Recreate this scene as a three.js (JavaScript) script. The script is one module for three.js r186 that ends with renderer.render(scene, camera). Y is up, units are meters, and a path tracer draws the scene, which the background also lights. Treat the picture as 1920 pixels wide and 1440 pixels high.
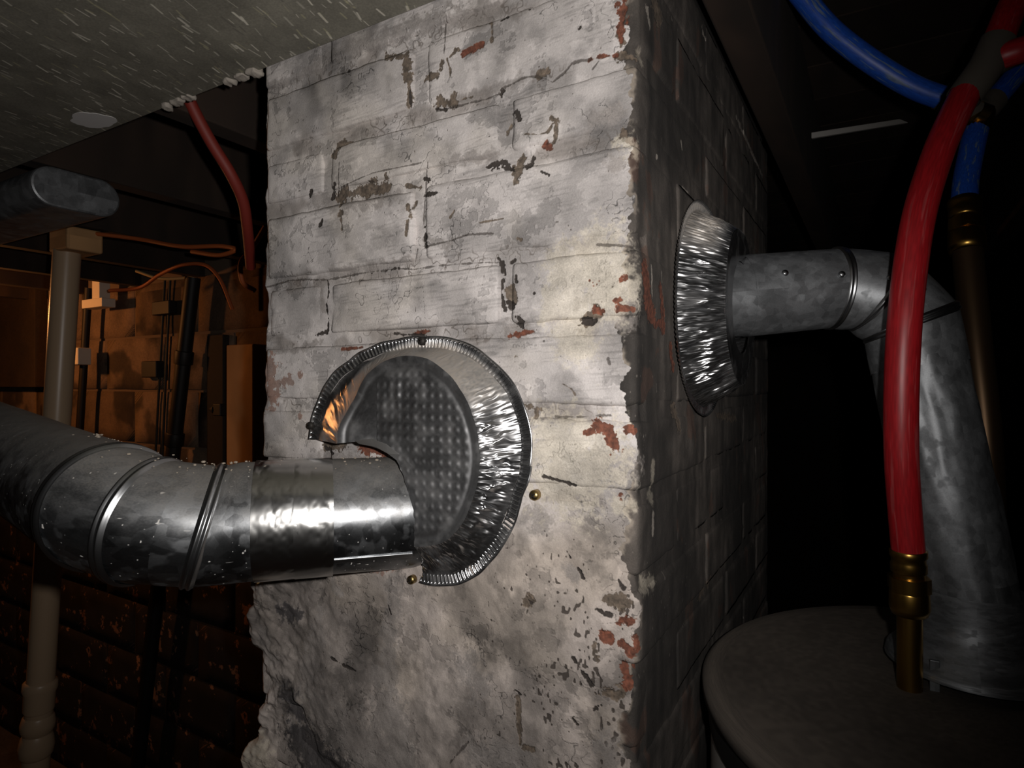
import * as THREE from 'three';
import { mergeGeometries, mergeVertices } from 'three/addons/utils/BufferGeometryUtils.js';
import { RoundedBoxGeometry } from 'three/addons/geometries/RoundedBoxGeometry.js';

// ---------------------------------------------------------------- camera, light, exposure
const scene = new THREE.Scene();
scene.background = new THREE.Color(0x000000);
const V = (a) => new THREE.Vector3(a[0], a[1], a[2]);
const EYE = 1.65, YAW = THREE.MathUtils.degToRad(30.6);
const camera = new THREE.PerspectiveCamera(63.66, 4 / 3, 0.02, 30);
camera.position.set(0.1607, EYE, 0.4626);
camera.rotation.set(0, YAW, 0);
camera.updateMatrixWorld();
scene.add(camera);
const renderer = new THREE.WebGLRenderer({ antialias: true });
renderer.toneMapping = THREE.LinearToneMapping;
renderer.toneMappingExposure = 1.0;
renderer.shadowMap.enabled = true;

// the flash of the photographer's compact camera: a small lamp just right of and above the lens
const flash = new THREE.SpotLight(0xfffaf6, 1.0, 0, 1.02, 1, 2);
flash.position.set(0.1607 + 0.045 * Math.cos(YAW), EYE + 0.022, 0.4626 - 0.045 * Math.sin(YAW));
flash.target.position.set(...[-0.1887, 1.7164, 0.0303]);
flash.castShadow = true; flash.shadow.radius = 0.35; flash.shadow.mapSize.set(2048, 2048); flash.shadow.bias = -0.0005;
flash.shadow.camera.near = 0.05; flash.shadow.camera.far = 8;
flash.name = 'camera_flash';
scene.add(flash, flash.target);

// ---------------------------------------------------------------- helpers
const used = new Map();
function numbered(name) { const n = used.get(name) || 0; used.set(name, n + 1); return n ? name + '_' + String(n).padStart(3, '0') : name; }
function obj(name, geo, mat, parent) {
  const m = new THREE.Mesh(geo, mat); m.castShadow = true; m.receiveShadow = true;
  m.name = parent ? name : numbered(name); (parent || scene).add(m); return m;
}
function thing(name, label, category, pos = [0, 0, 0], group) {
  const o = new THREE.Group(); o.name = numbered(name); o.position.set(...pos); o.userData = { label, category };
  if (group) o.userData.group = group; scene.add(o); return o;
}
function tag(o, label, category, group) { o.userData = { label, category }; if (group) o.userData.group = group; return o; }
function struct(o, label, category) { o.userData = { kind: 'structure', label, category }; return o; }
function rng(seed) { let s = seed | 0; return () => { s = (s + 0x6d2b79f5) | 0; let t = Math.imul(s ^ (s >>> 15), 1 | s); t = (t + Math.imul(t ^ (t >>> 7), 61 | t)) ^ t; return ((t ^ (t >>> 14)) >>> 0) / 4294967296; }; }
const clamp = (x, a, b) => (x < a ? a : x > b ? b : x), mix = (a, b, t) => a + (b - a) * t;
const sstep = (a, b, x) => { const t = clamp((x - a) / (b - a), 0, 1); return t * t * (3 - 2 * t); };
const HT = new Float32Array(4096), PT = new Int32Array(8192);
{ const r = rng(77); for (let i = 0; i < 4096; i++) { HT[i] = r(); PT[i] = i; } for (let i = 4095; i > 0; i--) { const j = Math.floor(r() * (i + 1)); const t = PT[i]; PT[i] = PT[j]; PT[j] = t; } for (let i = 0; i < 4096; i++) PT[4096 + i] = PT[i]; }
function n2(x, y) {
  const ix = Math.floor(x), iy = Math.floor(y); let fx = x - ix, fy = y - iy; fx = fx * fx * (3 - 2 * fx); fy = fy * fy * (3 - 2 * fy);
  const X = ix & 4095, X1 = (ix + 1) & 4095, Y = iy & 4095, Y1 = (iy + 1) & 4095;
  const a = HT[PT[PT[X] + Y]], b = HT[PT[PT[X1] + Y]], c = HT[PT[PT[X] + Y1]], d = HT[PT[PT[X1] + Y1]];
  return a + (b - a) * fx + (c - a + (a - b - c + d) * fx) * fy;
}
function n3(x, y, z) {
  const iz = Math.floor(z); let f = z - iz; f = f * f * (3 - 2 * f);
  return mix(n2(x + iz * 37.7, y + iz * 17.3), n2(x + (iz + 1) * 37.7, y + (iz + 1) * 17.3), f);
}
function fbm(x, y, o = 4) { let s = 0, a = 0.5, t = 0; for (let i = 0; i < o; i++) { s += a * n2(x, y); t += a; a *= 0.5; x = x * 2.03 + 11.7; y = y * 2.03 + 5.3; } return s / t; }
function fbmR(x, y, o = 5) { let s = 0, a = 0.5, t = 0; for (let i = 0; i < o; i++) { s += a * n2(x, y); t += a; a *= 0.66; x = x * 2.17 + 11.7; y = y * 2.17 + 5.3; } return s / t; }
function fbm3(x, y, z, o = 3) { let s = 0, a = 0.5, t = 0; for (let i = 0; i < o; i++) { s += a * n3(x, y, z); t += a; a *= 0.5; x = x * 2.03 + 11.7; y = y * 2.03 + 5.3; z = z * 2.03 + 3.1; } return s / t; }
function dataTex(w, h, data, srgb, repeat) {
  const t = new THREE.DataTexture(data, w, h, THREE.RGBAFormat); t.magFilter = THREE.LinearFilter; t.minFilter = THREE.LinearFilter;
  if (srgb) t.colorSpace = THREE.SRGBColorSpace; t.wrapS = t.wrapT = repeat ? THREE.RepeatWrapping : THREE.ClampToEdgeWrapping; t.needsUpdate = true; return t;
}
function makeTex(w, h, fn, srgb = true, repeat = true) {
  const d = new Uint8Array(w * h * 4), o = [0, 0, 0];
  for (let j = 0, k = 0; j < h; j++) for (let i = 0; i < w; i++, k += 4) { fn(i / w, j / h, o); d[k] = o[0]; d[k + 1] = o[1]; d[k + 2] = o[2]; d[k + 3] = 255; }
  return dataTex(w, h, d, srgb, repeat);
}
function segDist(px, py, pts) {
  if (pts.length === 1) return Math.hypot(px - pts[0][0], py - pts[0][1]);
  let best = 1e9;
  for (let i = 0; i + 1 < pts.length; i++) {
    const [ax, ay] = pts[i], [bx, by] = pts[i + 1], dx = bx - ax, dy = by - ay;
    const t = clamp(((px - ax) * dx + (py - ay) * dy) / (dx * dx + dy * dy + 1e-12), 0, 1), d = Math.hypot(px - ax - t * dx, py - ay - t * dy);
    if (d < best) best = d;
  }
  return best;
}
const std = (o) => new THREE.MeshStandardMaterial(o);
const C = (hex) => new THREE.Color(hex);

// uneven rounded box: used for bricks, blocks and stones (welded, displaced by a field in world space)
function roughBox(c, s, seg, rad, amp, scale, seed) {
  let g = new THREE.BoxGeometry(s[0], s[1], s[2], seg[0], seg[1], seg[2]); g.deleteAttribute('uv'); g.deleteAttribute('normal'); g = mergeVertices(g, 1e-5);
  const p = g.attributes.position, h = [s[0] / 2 - rad, s[1] / 2 - rad, s[2] / 2 - rad], q = new THREE.Vector3(), k = new THREE.Vector3();
  for (let i = 0; i < p.count; i++) {
    q.fromBufferAttribute(p, i); k.set(clamp(q.x, -h[0], h[0]), clamp(q.y, -h[1], h[1]), clamp(q.z, -h[2], h[2]));
    q.sub(k).normalize();
    const X = c[0] + k.x + q.x * rad, Y = c[1] + k.y + q.y * rad, Z = c[2] + k.z + q.z * rad;
    const d = (fbm3(X * scale + seed, Y * scale, Z * scale, 3) - 0.5) * 2 * amp + (n3(X * scale * 7, Y * scale * 7, Z * scale * 7 + seed) - 0.5) * amp * 0.35;
    p.setXYZ(i, X + q.x * d, Y + q.y * d, Z + q.z * d);
  }
  g.computeVertexNormals(); return g;
}
function boxUV(g, scale = 1) {   // uv in metres from the dominant face direction
  const p = g.attributes.position, n = g.attributes.normal, uv = new Float32Array(p.count * 2);
  for (let i = 0; i < p.count; i++) {
    const ax = Math.abs(n.getX(i)), ay = Math.abs(n.getY(i)), az = Math.abs(n.getZ(i)); let u, v;
    if (az >= ax && az >= ay) { u = p.getX(i); v = p.getY(i); } else if (ax >= ay) { u = p.getZ(i); v = p.getY(i); } else { u = p.getX(i); v = p.getZ(i); }
    uv[2 * i] = u * scale; uv[2 * i + 1] = v * scale;
  }
  g.setAttribute('uv', new THREE.BufferAttribute(uv, 2)); return g;
}
function box(x0, x1, y0, y1, z0, z1, r = 0.003) {
  const g = new RoundedBoxGeometry(x1 - x0, y1 - y0, z1 - z0, 1, Math.min(r, (x1 - x0) / 2.1, (y1 - y0) / 2.1, (z1 - z0) / 2.1));
  g.translate((x0 + x1) / 2, (y0 + y1) / 2, (z0 + z1) / 2); return boxUV(g);
}
function tube(pts, r, seg = 80, rs = 16, tension = 0.5) { return new THREE.TubeGeometry(new THREE.CatmullRomCurve3(pts.map(V), false, 'centripetal', tension), seg, r, rs, false); }
function lathe(profile, from, dir, n = 32) {   // profile of [radius, height] turned about dir
  const g = new THREE.LatheGeometry(profile.map((p) => new THREE.Vector2(Math.max(p[0], 1e-5), p[1])), n);
  g.applyQuaternion(new THREE.Quaternion().setFromUnitVectors(new THREE.Vector3(0, 1, 0), dir.clone().normalize())); g.translate(from.x, from.y, from.z); return g;
}
function hexNut(r, h, from, dir) {
  const g = new THREE.CylinderGeometry(r, r, h, 6); g.translate(0, h / 2, 0);
  g.applyQuaternion(new THREE.Quaternion().setFromUnitVectors(new THREE.Vector3(0, 1, 0), dir.clone().normalize())); g.translate(from.x, from.y, from.z); return g;
}
const UP = new THREE.Vector3(0, 1, 0);

// sheet metal pipe: rings {c, n, r} joined into a skin; uv = (turn, metres along / 0.32)
function loft(rings, ref, o = {}) {
  const seg = o.seg || 96, sub = o.sub || 1, pos = [], uv = [], idx = []; let v = o.v0 || 0, row = 0;
  const list = [];
  for (let i = 0; i < rings.length; i++) {
    list.push(rings[i]);
    if (i + 1 < rings.length) for (let k = 1; k < sub; k++) { const t = k / sub, a = rings[i], b = rings[i + 1]; list.push({ c: a.c.clone().lerp(b.c, t), n: a.n.clone().lerp(b.n, t).normalize(), r: mix(a.r, b.r, t) }); }
  }
  let prev = null;
  for (const R of list) {
    const n = R.n.clone().normalize(), e1 = ref.clone().addScaledVector(n, -ref.dot(n)).normalize(), e2 = new THREE.Vector3().crossVectors(n, e1);
    if (prev) v += R.c.distanceTo(prev); prev = R.c;
    for (let j = 0; j <= seg; j++) {
      const a = (j / seg) * Math.PI * 2, rr = R.r + (o.disp ? o.disp(j === seg ? 0 : a, v) : 0);
      pos.push(R.c.x + (e1.x * Math.cos(a) + e2.x * Math.sin(a)) * rr, R.c.y + (e1.y * Math.cos(a) + e2.y * Math.sin(a)) * rr, R.c.z + (e1.z * Math.cos(a) + e2.z * Math.sin(a)) * rr);
      uv.push(j / seg, v / 0.32);
    }
    if (row) for (let j = 0; j < seg; j++) { const a = (row - 1) * (seg + 1) + j, b = a + seg + 1; idx.push(a, a + 1, b, b, a + 1, b + 1); }
    row++;
  }
  const g = new THREE.BufferGeometry(); g.setAttribute('position', new THREE.Float32BufferAttribute(pos, 3)); g.setAttribute('uv', new THREE.Float32BufferAttribute(uv, 2)); g.setIndex(idx); g.computeVertexNormals();
  const N = g.attributes.normal;   // close the seam in the shading
  for (let i = 0; i < row; i++) { const a = i * (seg + 1), b = a + seg, x = N.getX(a) + N.getX(b), y = N.getY(a) + N.getY(b), z = N.getZ(a) + N.getZ(b), l = Math.hypot(x, y, z); N.setXYZ(a, x / l, y / l, z / l); N.setXYZ(b, x / l, y / l, z / l); }
  return g;
}
function beadRing(R, ref, w = 0.0052, hgt = 0.0026) {   // swaged double bead at a joint
  const prof = [[-1.25, -0.0006], [-1, 0.0004], [-0.7, hgt * 0.9], [-0.4, hgt], [-0.12, hgt * 0.45], [0.12, hgt * 0.45], [0.4, hgt], [0.7, hgt * 0.9], [1, 0.0004], [1.25, -0.0006]];
  return loft(prof.map(([h, d]) => ({ c: R.c.clone().addScaledVector(R.n, h * w), n: R.n, r: R.r + d })), ref, { seg: 96 });
}

// ---------------------------------------------------------------- structure: floor, walls, ceiling joists
const concreteTex = makeTex(512, 512, (u, v, o) => { const a = fbm(u * 9, v * 9, 5), b = n2(u * 180, v * 180); const k = 0.75 + a * 0.4 + (b - 0.5) * 0.18; o[0] = 96 * k; o[1] = 88 * k; o[2] = 80 * k; });
const wallTex = makeTex(1024, 1024, (u, v, o) => {
  const a = fbm(u * 12, v * 12, 5), b = n2(u * 260, v * 260), st = sstep(0.56, 0.7, fbm(u * 7 + 30, v * 7 + 9, 4)); let k = 0.72 + a * 0.5 + (b - 0.5) * 0.16; k *= 1 - 0.42 * st;
  o[0] = clamp(122 * k, 0, 255); o[1] = clamp(102 * k, 0, 255); o[2] = clamp(84 * k, 0, 255);
});
const woodTexDark = makeTex(256, 1024, (u, v, o) => { const g = n2(u * 40 + fbm(u * 4, v * 6) * 3, v * 5), a = fbm(u * 5, v * 9); const k = 0.6 + 0.4 * g + 0.3 * a; o[0] = 50 * k; o[1] = 38 * k; o[2] = 30 * k; });
const woodTexLight = makeTex(256, 1024, (u, v, o) => { const g = n2(u * 26 + fbm(u * 3, v * 5) * 4, v * 4), a = fbm(u * 5, v * 9); const k = 0.75 + 0.28 * g + 0.15 * a; o[0] = clamp(196 * k, 0, 255); o[1] = clamp(150 * k, 0, 255); o[2] = clamp(102 * k, 0, 255); });
const M = {
  concrete: std({ map: concreteTex, roughness: 0.95 }),
  blocks: [0xffffff, 0xe6dfd8, 0xd8d4ce].map((h) => std({ color: h, map: wallTex, roughness: 0.95 })),
  darkFlecked: std({ map: makeTex(512, 512, (u, v, o) => { const f = sstep(0.66, 0.7, fbmR(u * 22, v * 22, 5)), k = 0.7 + 0.6 * fbm(u * 20, v * 20, 4); o[0] = mix(40 * k, 150, f); o[1] = mix(34 * k, 112, f); o[2] = mix(30 * k, 88, f); }), roughness: 0.9 }),  // lower courses of the back wall: darker blocks with paler flecks
  mortarDark: std({ color: C(0x6a5a4b), roughness: 1 }),
  stone: std({ color: 0x6a625a, map: concreteTex, roughness: 1 }),
  joist: std({ map: woodTexDark, roughness: 0.9 }),
  plank: [0xffffff, 0xcfc6bd].map((h) => std({ color: h, map: woodTexDark, roughness: 0.95 })),
  pine: std({ map: woodTexLight, roughness: 0.75 }),
  black: std({ color: C(0x141312), roughness: 0.6 }),
  iron: std({ color: C(0x1d1a18), roughness: 0.55, metalness: 0.3 }),
};
const RX0 = -3.9, RX1 = 2.6, RZ0 = -3.3, RZ1 = 2.8, TOP = EYE + 0.56;
struct(obj('floor', box(RX0 - 0.2, RX1 + 0.2, -0.15, 0, RZ0 - 0.2, RZ1 + 0.2), M.concrete), 'bare concrete basement floor slab', 'floor');
struct(obj('wall_left', box(RX0 - 0.2, RX0, 0, TOP, -0.86, RZ1), M.stone), 'bare masonry wall beyond the vent pipe', 'wall');
struct(obj('wall_right', box(RX1, RX1 + 0.2, 0, TOP, RZ0, RZ1), M.stone), 'bare masonry wall beyond the water heater', 'wall');
struct(obj('wall_front', box(RX0 - 0.2, RX1 + 0.2, 0, TOP, RZ1, RZ1 + 0.2), M.stone), 'bare masonry wall facing the chimney front', 'wall');
struct(obj('wall_far', box(-1.3, RX1 + 0.2, 0, TOP, RZ0 - 0.2, RZ0), M.stone), 'dark far masonry wall behind the chimney', 'wall');
struct(obj('wall_return', box(-1.3, -1.1, 0, TOP, RZ0, -0.86), M.stone), 'dark masonry return wall behind the chimney', 'wall');
{ // back wall of concrete blocks behind the white pipe
  const w = new THREE.Group(); w.name = 'wall_back'; scene.add(w); struct(w, 'tan painted block wall lit by a warm lamp behind the white pipe', 'wall');
  obj('mortar', box(RX0 - 0.2, -1.1, 1.22, TOP, -1.05, -0.8515), M.mortarDark, w); obj('mortar', box(RX0 - 0.2, -1.1, 0, 1.22, -1.05, -0.8515), M.darkFlecked, w);
  const r = rng(5);
  for (let k = 0; k < 10; k++) {
    const y0 = k * 0.2032 + 0.004, y1 = y0 + 0.2032 - 0.008; let x = -3.72 + (k % 2) * 0.203;
    while (x < -1.2) {
      const x1 = Math.min(x + 0.398, -1.1), d = (r() - 0.5) * 0.006;
      const g = boxUV(roughBox([(x + x1) / 2, (y0 + y1) / 2, -0.87 + d], [x1 - x, y1 - y0, 0.045], [6, 4, 1], 0.004, 0.002, 9, k * 3.1), 1);
      const q = Math.floor(r() * 3); obj('concrete_block', g, k < 6 ? M.darkFlecked : M.blocks[q], w); x = x1 + 0.008;
    }
  }
}
{ // floor above: joists running front to back, rough boards on top
  const c = new THREE.Group(); c.name = 'ceiling'; scene.add(c); struct(c, 'dark open ceiling of wooden joists and rough boards', 'ceiling');
  for (const x of [-3.5, -3.1, -2.7, -2.3, -1.9, -1.5, -1.1, -0.7, 0.012, 0.42, 0.82, 1.22, 1.62, 2.02, 2.42]) {
    const zb = x < -1.2 ? -0.85 : RZ0; obj('joist', box(x, x + 0.042, EYE + 0.374, TOP, zb, RZ1), M.joist, c);
  }
  let k = 0; for (let z = RZ0 - 0.2; z < RZ1 + 0.2; z += 0.145) obj('floorboard', box(RX0 - 0.2, RX1 + 0.2, TOP, TOP + 0.022, z, z + 0.142, 0.002), M.plank[k++ % 2], c);
}

// ---------------------------------------------------------------- the chimney: paint, soot and chips in unwrapped surface metres
const CW = 0.446, CD = 0.66, TW = 1.106, TY0 = -0.62, TH = 1.04, TN = 2048;
// marks on the front face: [kind, half width in millimetres, ragged edge in millimetres, points (x from the corner, height from eye level)]
const FRONT_MARKS = [
  ['g', 9, 6, [[-0.3503, 0.3462], [-0.2743, 0.3419], [-0.2196, 0.3418], [-0.1696, 0.3369], [-0.1293, 0.3317]]], ['g', 5, 3, [[-0.4364, 0.3359], [-0.3834, 0.3376], [-0.3343, 0.3419]]],
  ['b', 3.2, 2.5, [[-0.2566, 0.3237], [-0.2328, 0.3173], [-0.2295, 0.2984], [-0.2262, 0.2822], [-0.2262, 0.2693]]], ['b', 5, 3, [[-0.2308, 0.309], [-0.2275, 0.2928]]], ['k', 1.2, 1, [[-0.2262, 0.2822], [-0.2249, 0.2665]]],
  ['b', 3.2, 2, [[-0.2067, 0.2891], [-0.1953, 0.2897], [-0.1879, 0.3002]]], ['b', 1.4, 1, [[-0.183, 0.3014], [-0.1787, 0.2879], [-0.1799, 0.2809]]], ['b', 2.2, 2, [[-0.1787, 0.3027], [-0.1708, 0.3069]]],
  ['r', 3.4, 0.8, [[-0.1637, 0.3011], [-0.1434, 0.3051]]], ['b', 1.6, 1, [[-0.1338, 0.3213], [-0.1327, 0.3115], [-0.1332, 0.3046]]], ['k', 1.3, 1, [[-0.1238, 0.3202], [-0.1167, 0.3218]]], ['g', 5, 3, [[-0.1102, 0.3281], [-0.1076, 0.3181]]],
  ['k', 0.6, 0.5, [[-0.183, 0.3409], [-0.1866, 0.3073]]], ['k', 2.2, 1, [[-0.3073, 0.3226]]], ['k', 2.0, 1, [[-0.0478, 0.2913]]], ['k', 1.1, 1, [[-0.0955, 0.3213], [-0.0913, 0.3204]]],
  ['k', 0.9, 0.6, [[-0.1941, 0.2575], [-0.1578, 0.257], [-0.1238, 0.2565], [-0.12, 0.2612], [-0.0996, 0.2644], [-0.0867, 0.263], [-0.0715, 0.2546], [-0.0607, 0.2599], [-0.0544, 0.2648], [-0.0379, 0.2634]]], ['g', 5, 3, [[-0.1757, 0.2626], [-0.1293, 0.2612], [-0.1023, 0.2637]]],
  ['b', 4.5, 3, [[-0.1916, 0.2639], [-0.1745, 0.2628]]], ['k', 2, 1.5, [[-0.1941, 0.2595], [-0.183, 0.2569]]], ['b', 1.6, 1.2, [[-0.1637, 0.2622], [-0.1543, 0.2624]]], ['k', 2.6, 1.4, [[-0.1227, 0.2563], [-0.12, 0.2584]]],
  ['b', 3.6, 2, [[-0.0841, 0.2623], [-0.0765, 0.2631]]], ['r', 1.8, 1.5, [[-0.0379, 0.263], [-0.0242, 0.2623], [-0.0152, 0.2615]]], ['b', 3.5, 2.5, [[-0.013, 0.2601], [0.0022, 0.2543]]], ['k', 0.8, 0.5, [[-0.0361, 0.2556], [-0.0315, 0.26]]],
  ['r', 3, 2.5, [[-0.0152, 0.3027], [-0.0108, 0.293], [-0.013, 0.2727]]], ['b', 3, 2, [[-0.0143, 0.2764], [-0.0108, 0.27]]], ['r', 3, 2, [[-0.0099, 0.3053], [-0.0099, 0.2952]]],
  ['g', 4, 3, [[-0.1129, 0.2354], [-0.1065, 0.2293]]], ['k', 2.6, 1.2, [[-0.1076, 0.236], [-0.1054, 0.2291]]], ['b', 1.6, 1.2, [[-0.1113, 0.2267], [-0.1156, 0.222]]],
  ['b', 1.1, 0.8, [[-0.0996, 0.215], [-0.0867, 0.2115], [-0.0786, 0.2116], [-0.0735, 0.2177]]], ['b', 2.2, 1.4, [[-0.074, 0.2222], [-0.0696, 0.2195]]], ['b', 1.2, 0.8, [[-0.0696, 0.2195], [-0.0706, 0.2037]]], ['r', 2.6, 1.4, [[-0.0786, 0.2035], [-0.0735, 0.1998]]],
  ['b', 3, 1.8, [[-0.0099, 0.1995], [-0.0056, 0.1956]]], ['y', 9, 4, [[-0.0073, 0.191], [0, 0.1821]]], ['g', 9, 4, [[-0.0356, 0.2126], [-0.0197, 0.2133]]], ['g', 6, 3, [[-0.0197, 0.1753], [-0.0152, 0.1724]]],
  ['b', 3.2, 2, [[-0.3281, 0.2387], [-0.3218, 0.2487], [-0.3149, 0.2506]]], ['b', 1.2, 1, [[-0.3149, 0.2506], [-0.3021, 0.2502]]], ['k', 0.5, 0.4, [[-0.3218, 0.2303], [-0.3234, 0.1973]]], ['k', 0.5, 0.4, [[-0.3188, 0.2049], [-0.2743, 0.211], [-0.2131, 0.2105]]],
  ['b', 6, 5, [[-0.3188, 0.1966], [-0.2888, 0.1967], [-0.2566, 0.1974]]], ['g', 9, 6, [[-0.3584, 0.1999], [-0.3111, 0.1844], [-0.2463, 0.1853]]], ['k', 2.2, 2, [[-0.3328, 0.1971], [-0.3281, 0.2092]]], ['k', 2.4, 2, [[-0.3683, 0.2002], [-0.3633, 0.2092]]], ['b', 3, 2, [[-0.3188, 0.191], [-0.3188, 0.1761]]], ['b', 1.4, 1, [[-0.318, 0.1743], [-0.318, 0.1594]]],
  ['b', 2, 1.4, [[-0.2295, 0.1929], [-0.2144, 0.1879]]], ['b', 2.6, 1.5, [[-0.2295, 0.1724], [-0.2262, 0.1616]]], ['b', 1.3, 1, [[-0.2183, 0.1758], [-0.2235, 0.1689]]], ['b', 1.5, 1, [[-0.2295, 0.1569], [-0.2308, 0.1432]]], ['k', 1.3, 1.2, [[-0.3503, 0.1674], [-0.3463, 0.1742]]],
  ['k', 0.7, 0.5, [[-0.2054, 0.2117], [-0.2067, 0.1917], [-0.2086, 0.1718], [-0.2093, 0.1517], [-0.208, 0.1323]]], ['k', 1.8, 1.2, [[-0.2086, 0.1789], [-0.1941, 0.1786]]], ['k', 1.8, 1.2, [[-0.208, 0.1505], [-0.2067, 0.1312]]], ['g', 5, 4, [[-0.2035, 0.1358], [-0.1817, 0.1308]]], ['k', 2, 1.6, [[-0.2086, 0.1961], [-0.1991, 0.1924]]],
  ['k', 0.7, 0.5, [[-0.208, 0.1303], [-0.1757, 0.1325], [-0.1578, 0.1353], [-0.1321, 0.133]]], ['g', 4, 4, [[-0.1757, 0.2062], [-0.1293, 0.2023]]],
  ['k', 3.2, 2, [[-0.1338, 0.1956], [-0.1183, 0.1956], [-0.1119, 0.1879]]], ['b', 3, 2, [[-0.1102, 0.1895], [-0.1086, 0.1754]]], ['b', 3.4, 2, [[-0.0996, 0.199], [-0.1033, 0.1882], [-0.1076, 0.1798]]], ['k', 2.6, 1.5, [[-0.0903, 0.1963], [-0.0918, 0.1884], [-0.097, 0.1862]]], ['k', 1, 0.8, [[-0.0841, 0.1794], [-0.0765, 0.1754]]],
  ['b', 1, 0.6, [[-0.1738, 0.1588], [-0.1781, 0.1535]]], ['b', 0.6, 0.4, [[-0.1462, 0.1443], [-0.1211, 0.1447]]],
  ['k', 0.9, 0.6, [[-0.4475, 0.1098], [-0.4228, 0.1121], [-0.4006, 0.115], [-0.3708, 0.1141], [-0.3407, 0.1104], [-0.3188, 0.1118], [-0.2743, 0.1132], [-0.2429, 0.1134], [-0.2209, 0.1108]]], ['k', 0.7, 0.5, [[-0.2209, 0.1108], [-0.1757, 0.1109], [-0.1462, 0.109], [-0.126, 0.1079]]], ['g', 5, 4, [[-0.3343, 0.1177], [-0.2743, 0.1175], [-0.2262, 0.118]]], ['k', 1.2, 1.4, [[-0.2815, 0.1118], [-0.2601, 0.1125], [-0.2409, 0.1133]]], ['k', 0.5, 0.4, [[-0.217, 0.1298], [-0.2209, 0.1124]]],
  ['k', 1.1, 0.8, [[-0.3391, 0.1103], [-0.3375, 0.0983], [-0.3407, 0.0845], [-0.3375, 0.0674], [-0.3383, 0.0573]]], ['g', 4, 3, [[-0.3471, 0.1019], [-0.3455, 0.0792]]], ['k', 2.4, 1.8, [[-0.3584, 0.0525], [-0.3407, 0.0552]]], ['g', 4, 3, [[-0.4457, 0.0396], [-0.3834, 0.0378], [-0.3503, 0.0454]]],
  ['k', 1.2, 0.8, [[-0.126, 0.1116], [-0.1194, 0.1049]]], ['k', 3, 1.6, [[-0.1222, 0.1066], [-0.1194, 0.0988]]], ['k', 2.2, 1.4, [[-0.1211, 0.0924], [-0.1227, 0.0818], [-0.1194, 0.0662]]], ['b', 6, 2, [[-0.1151, 0.0813], [-0.1119, 0.0741]]], ['k', 2.5, 1.5, [[-0.1156, 0.072], [-0.1119, 0.0676]]], ['k', 2, 1.2, [[-0.1129, 0.1066], [-0.1097, 0.1081]]], ['k', 1.4, 1, [[-0.1081, 0.0932], [-0.1086, 0.0886]]],
  ['k', 3, 1.6, [[-0.106, 0.0571], [-0.1023, 0.0523]]], ['g', 7, 4, [[-0.1129, 0.051], [-0.0996, 0.0467]]], ['r', 2, 1.5, [[-0.1129, 0.0417], [-0.0918, 0.0445]]], ['g', 3, 3, [[-0.0617, 0.1146], [-0.0379, 0.1145], [-0.0064, 0.1092]]], ['k', 0.9, 0.6, [[-0.031, 0.1128], [-0.003, 0.1071]]],
  ['b', 1.8, 1.4, [[-0.1065, 0.1257], [-0.1033, 0.124]]], ['g', 2.4, 3, [[-0.0944, 0.1161], [-0.0765, 0.1154]]], ['k', 1, 0.7, [[-0.0903, 0.0771]]], ['g', 5, 3, [[-0.0497, 0.0645], [-0.0402, 0.069]]],
  ['y', 20, 6, [[-0.0617, 0.097], [-0.0544, 0.07], [-0.0521, 0.0349]]], ['y', 30, 10, [[-0.0333, 0.0985], [-0.0242, 0.0764]]], ['y', 34, 14, [[-0.0666, -0.0532], [-0.0379, -0.0603], [-0.0617, -0.0794]]], ['y', 10, 4, [[-0.074, 0.0759], [-0.0765, 0.0582]]],
  ['b', 4.4, 2.6, [[-0.0426, 0.0519], [-0.037, 0.0559], [-0.0324, 0.0565]]], ['k', 2.2, 1.5, [[-0.0435, 0.0511], [-0.0351, 0.0515]]], ['r', 2.6, 1.5, [[-0.0351, 0.0592], [-0.0296, 0.0576]]], ['r', 3, 2, [[-0.0152, 0.0597], [-0.0038, 0.0582]]], ['r', 2.2, 1.4, [[-0.0174, 0.0657], [-0.0139, 0.0663]]], ['b', 1.6, 1, [[-0.0201, 0.0769]]], ['r', 0.7, 0.5, [[-0.037, 0.0817]]], ['r', 0.6, 0.5, [[-0.0333, 0.0801]]], ['r', 0.8, 0.5, [[-0.0365, 0.0791]]], ['r', 0.7, 0.5, [[-0.0398, 0.0837]]], ['r', 0.6, 0.5, [[-0.0315, 0.0825]]], ['r', 2.2, 2, [[-0.0117, 0.0817], [-0.0082, 0.0822]]], ['g', 9, 4, [[-0.0056, 0.0708], [-0.0064, 0.0625]]], ['g', 9, 5, [[-0.013, 0.0482], [-0.0021, 0.0498]]],
  ['b', 2.4, 1.4, [[-0.1097, 0.024]]], ['b', 3.4, 2.4, [[-0.0955, -0.0191], [-0.0877, -0.0226]]], ['g', 4, 2.5, [[-0.0918, -0.0272], [-0.0867, -0.0262]]], ['k', 0.7, 0.5, [[-0.0816, 0.036]]], ['k', 0.7, 0.5, [[-0.0242, 0.0204], [-0.0228, 0.0161]]], ['b', 0.7, 0.5, [[-0.0637, 0], [-0.0559, -0.0044], [-0.053, -0.0087]]],
  ['k', 0.8, 0.7, [[-0.0691, -0.0275], [-0.0473, -0.0269], [-0.0197, -0.0249]]], ['r', 5.4, 2.2, [[-0.0324, -0.0321], [-0.0242, -0.0361]]], ['r', 2, 1.2, [[-0.0435, -0.0398], [-0.037, -0.0378]]], ['r', 4, 3, [[-0.0219, -0.0423], [-0.0174, -0.0506]]], ['r', 3, 2, [[-0.0086, -0.0355], [-0.0021, -0.0373]]], ['g', 2, 2, [[-0.0867, -0.0488], [-0.0691, -0.0444]]],
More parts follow.
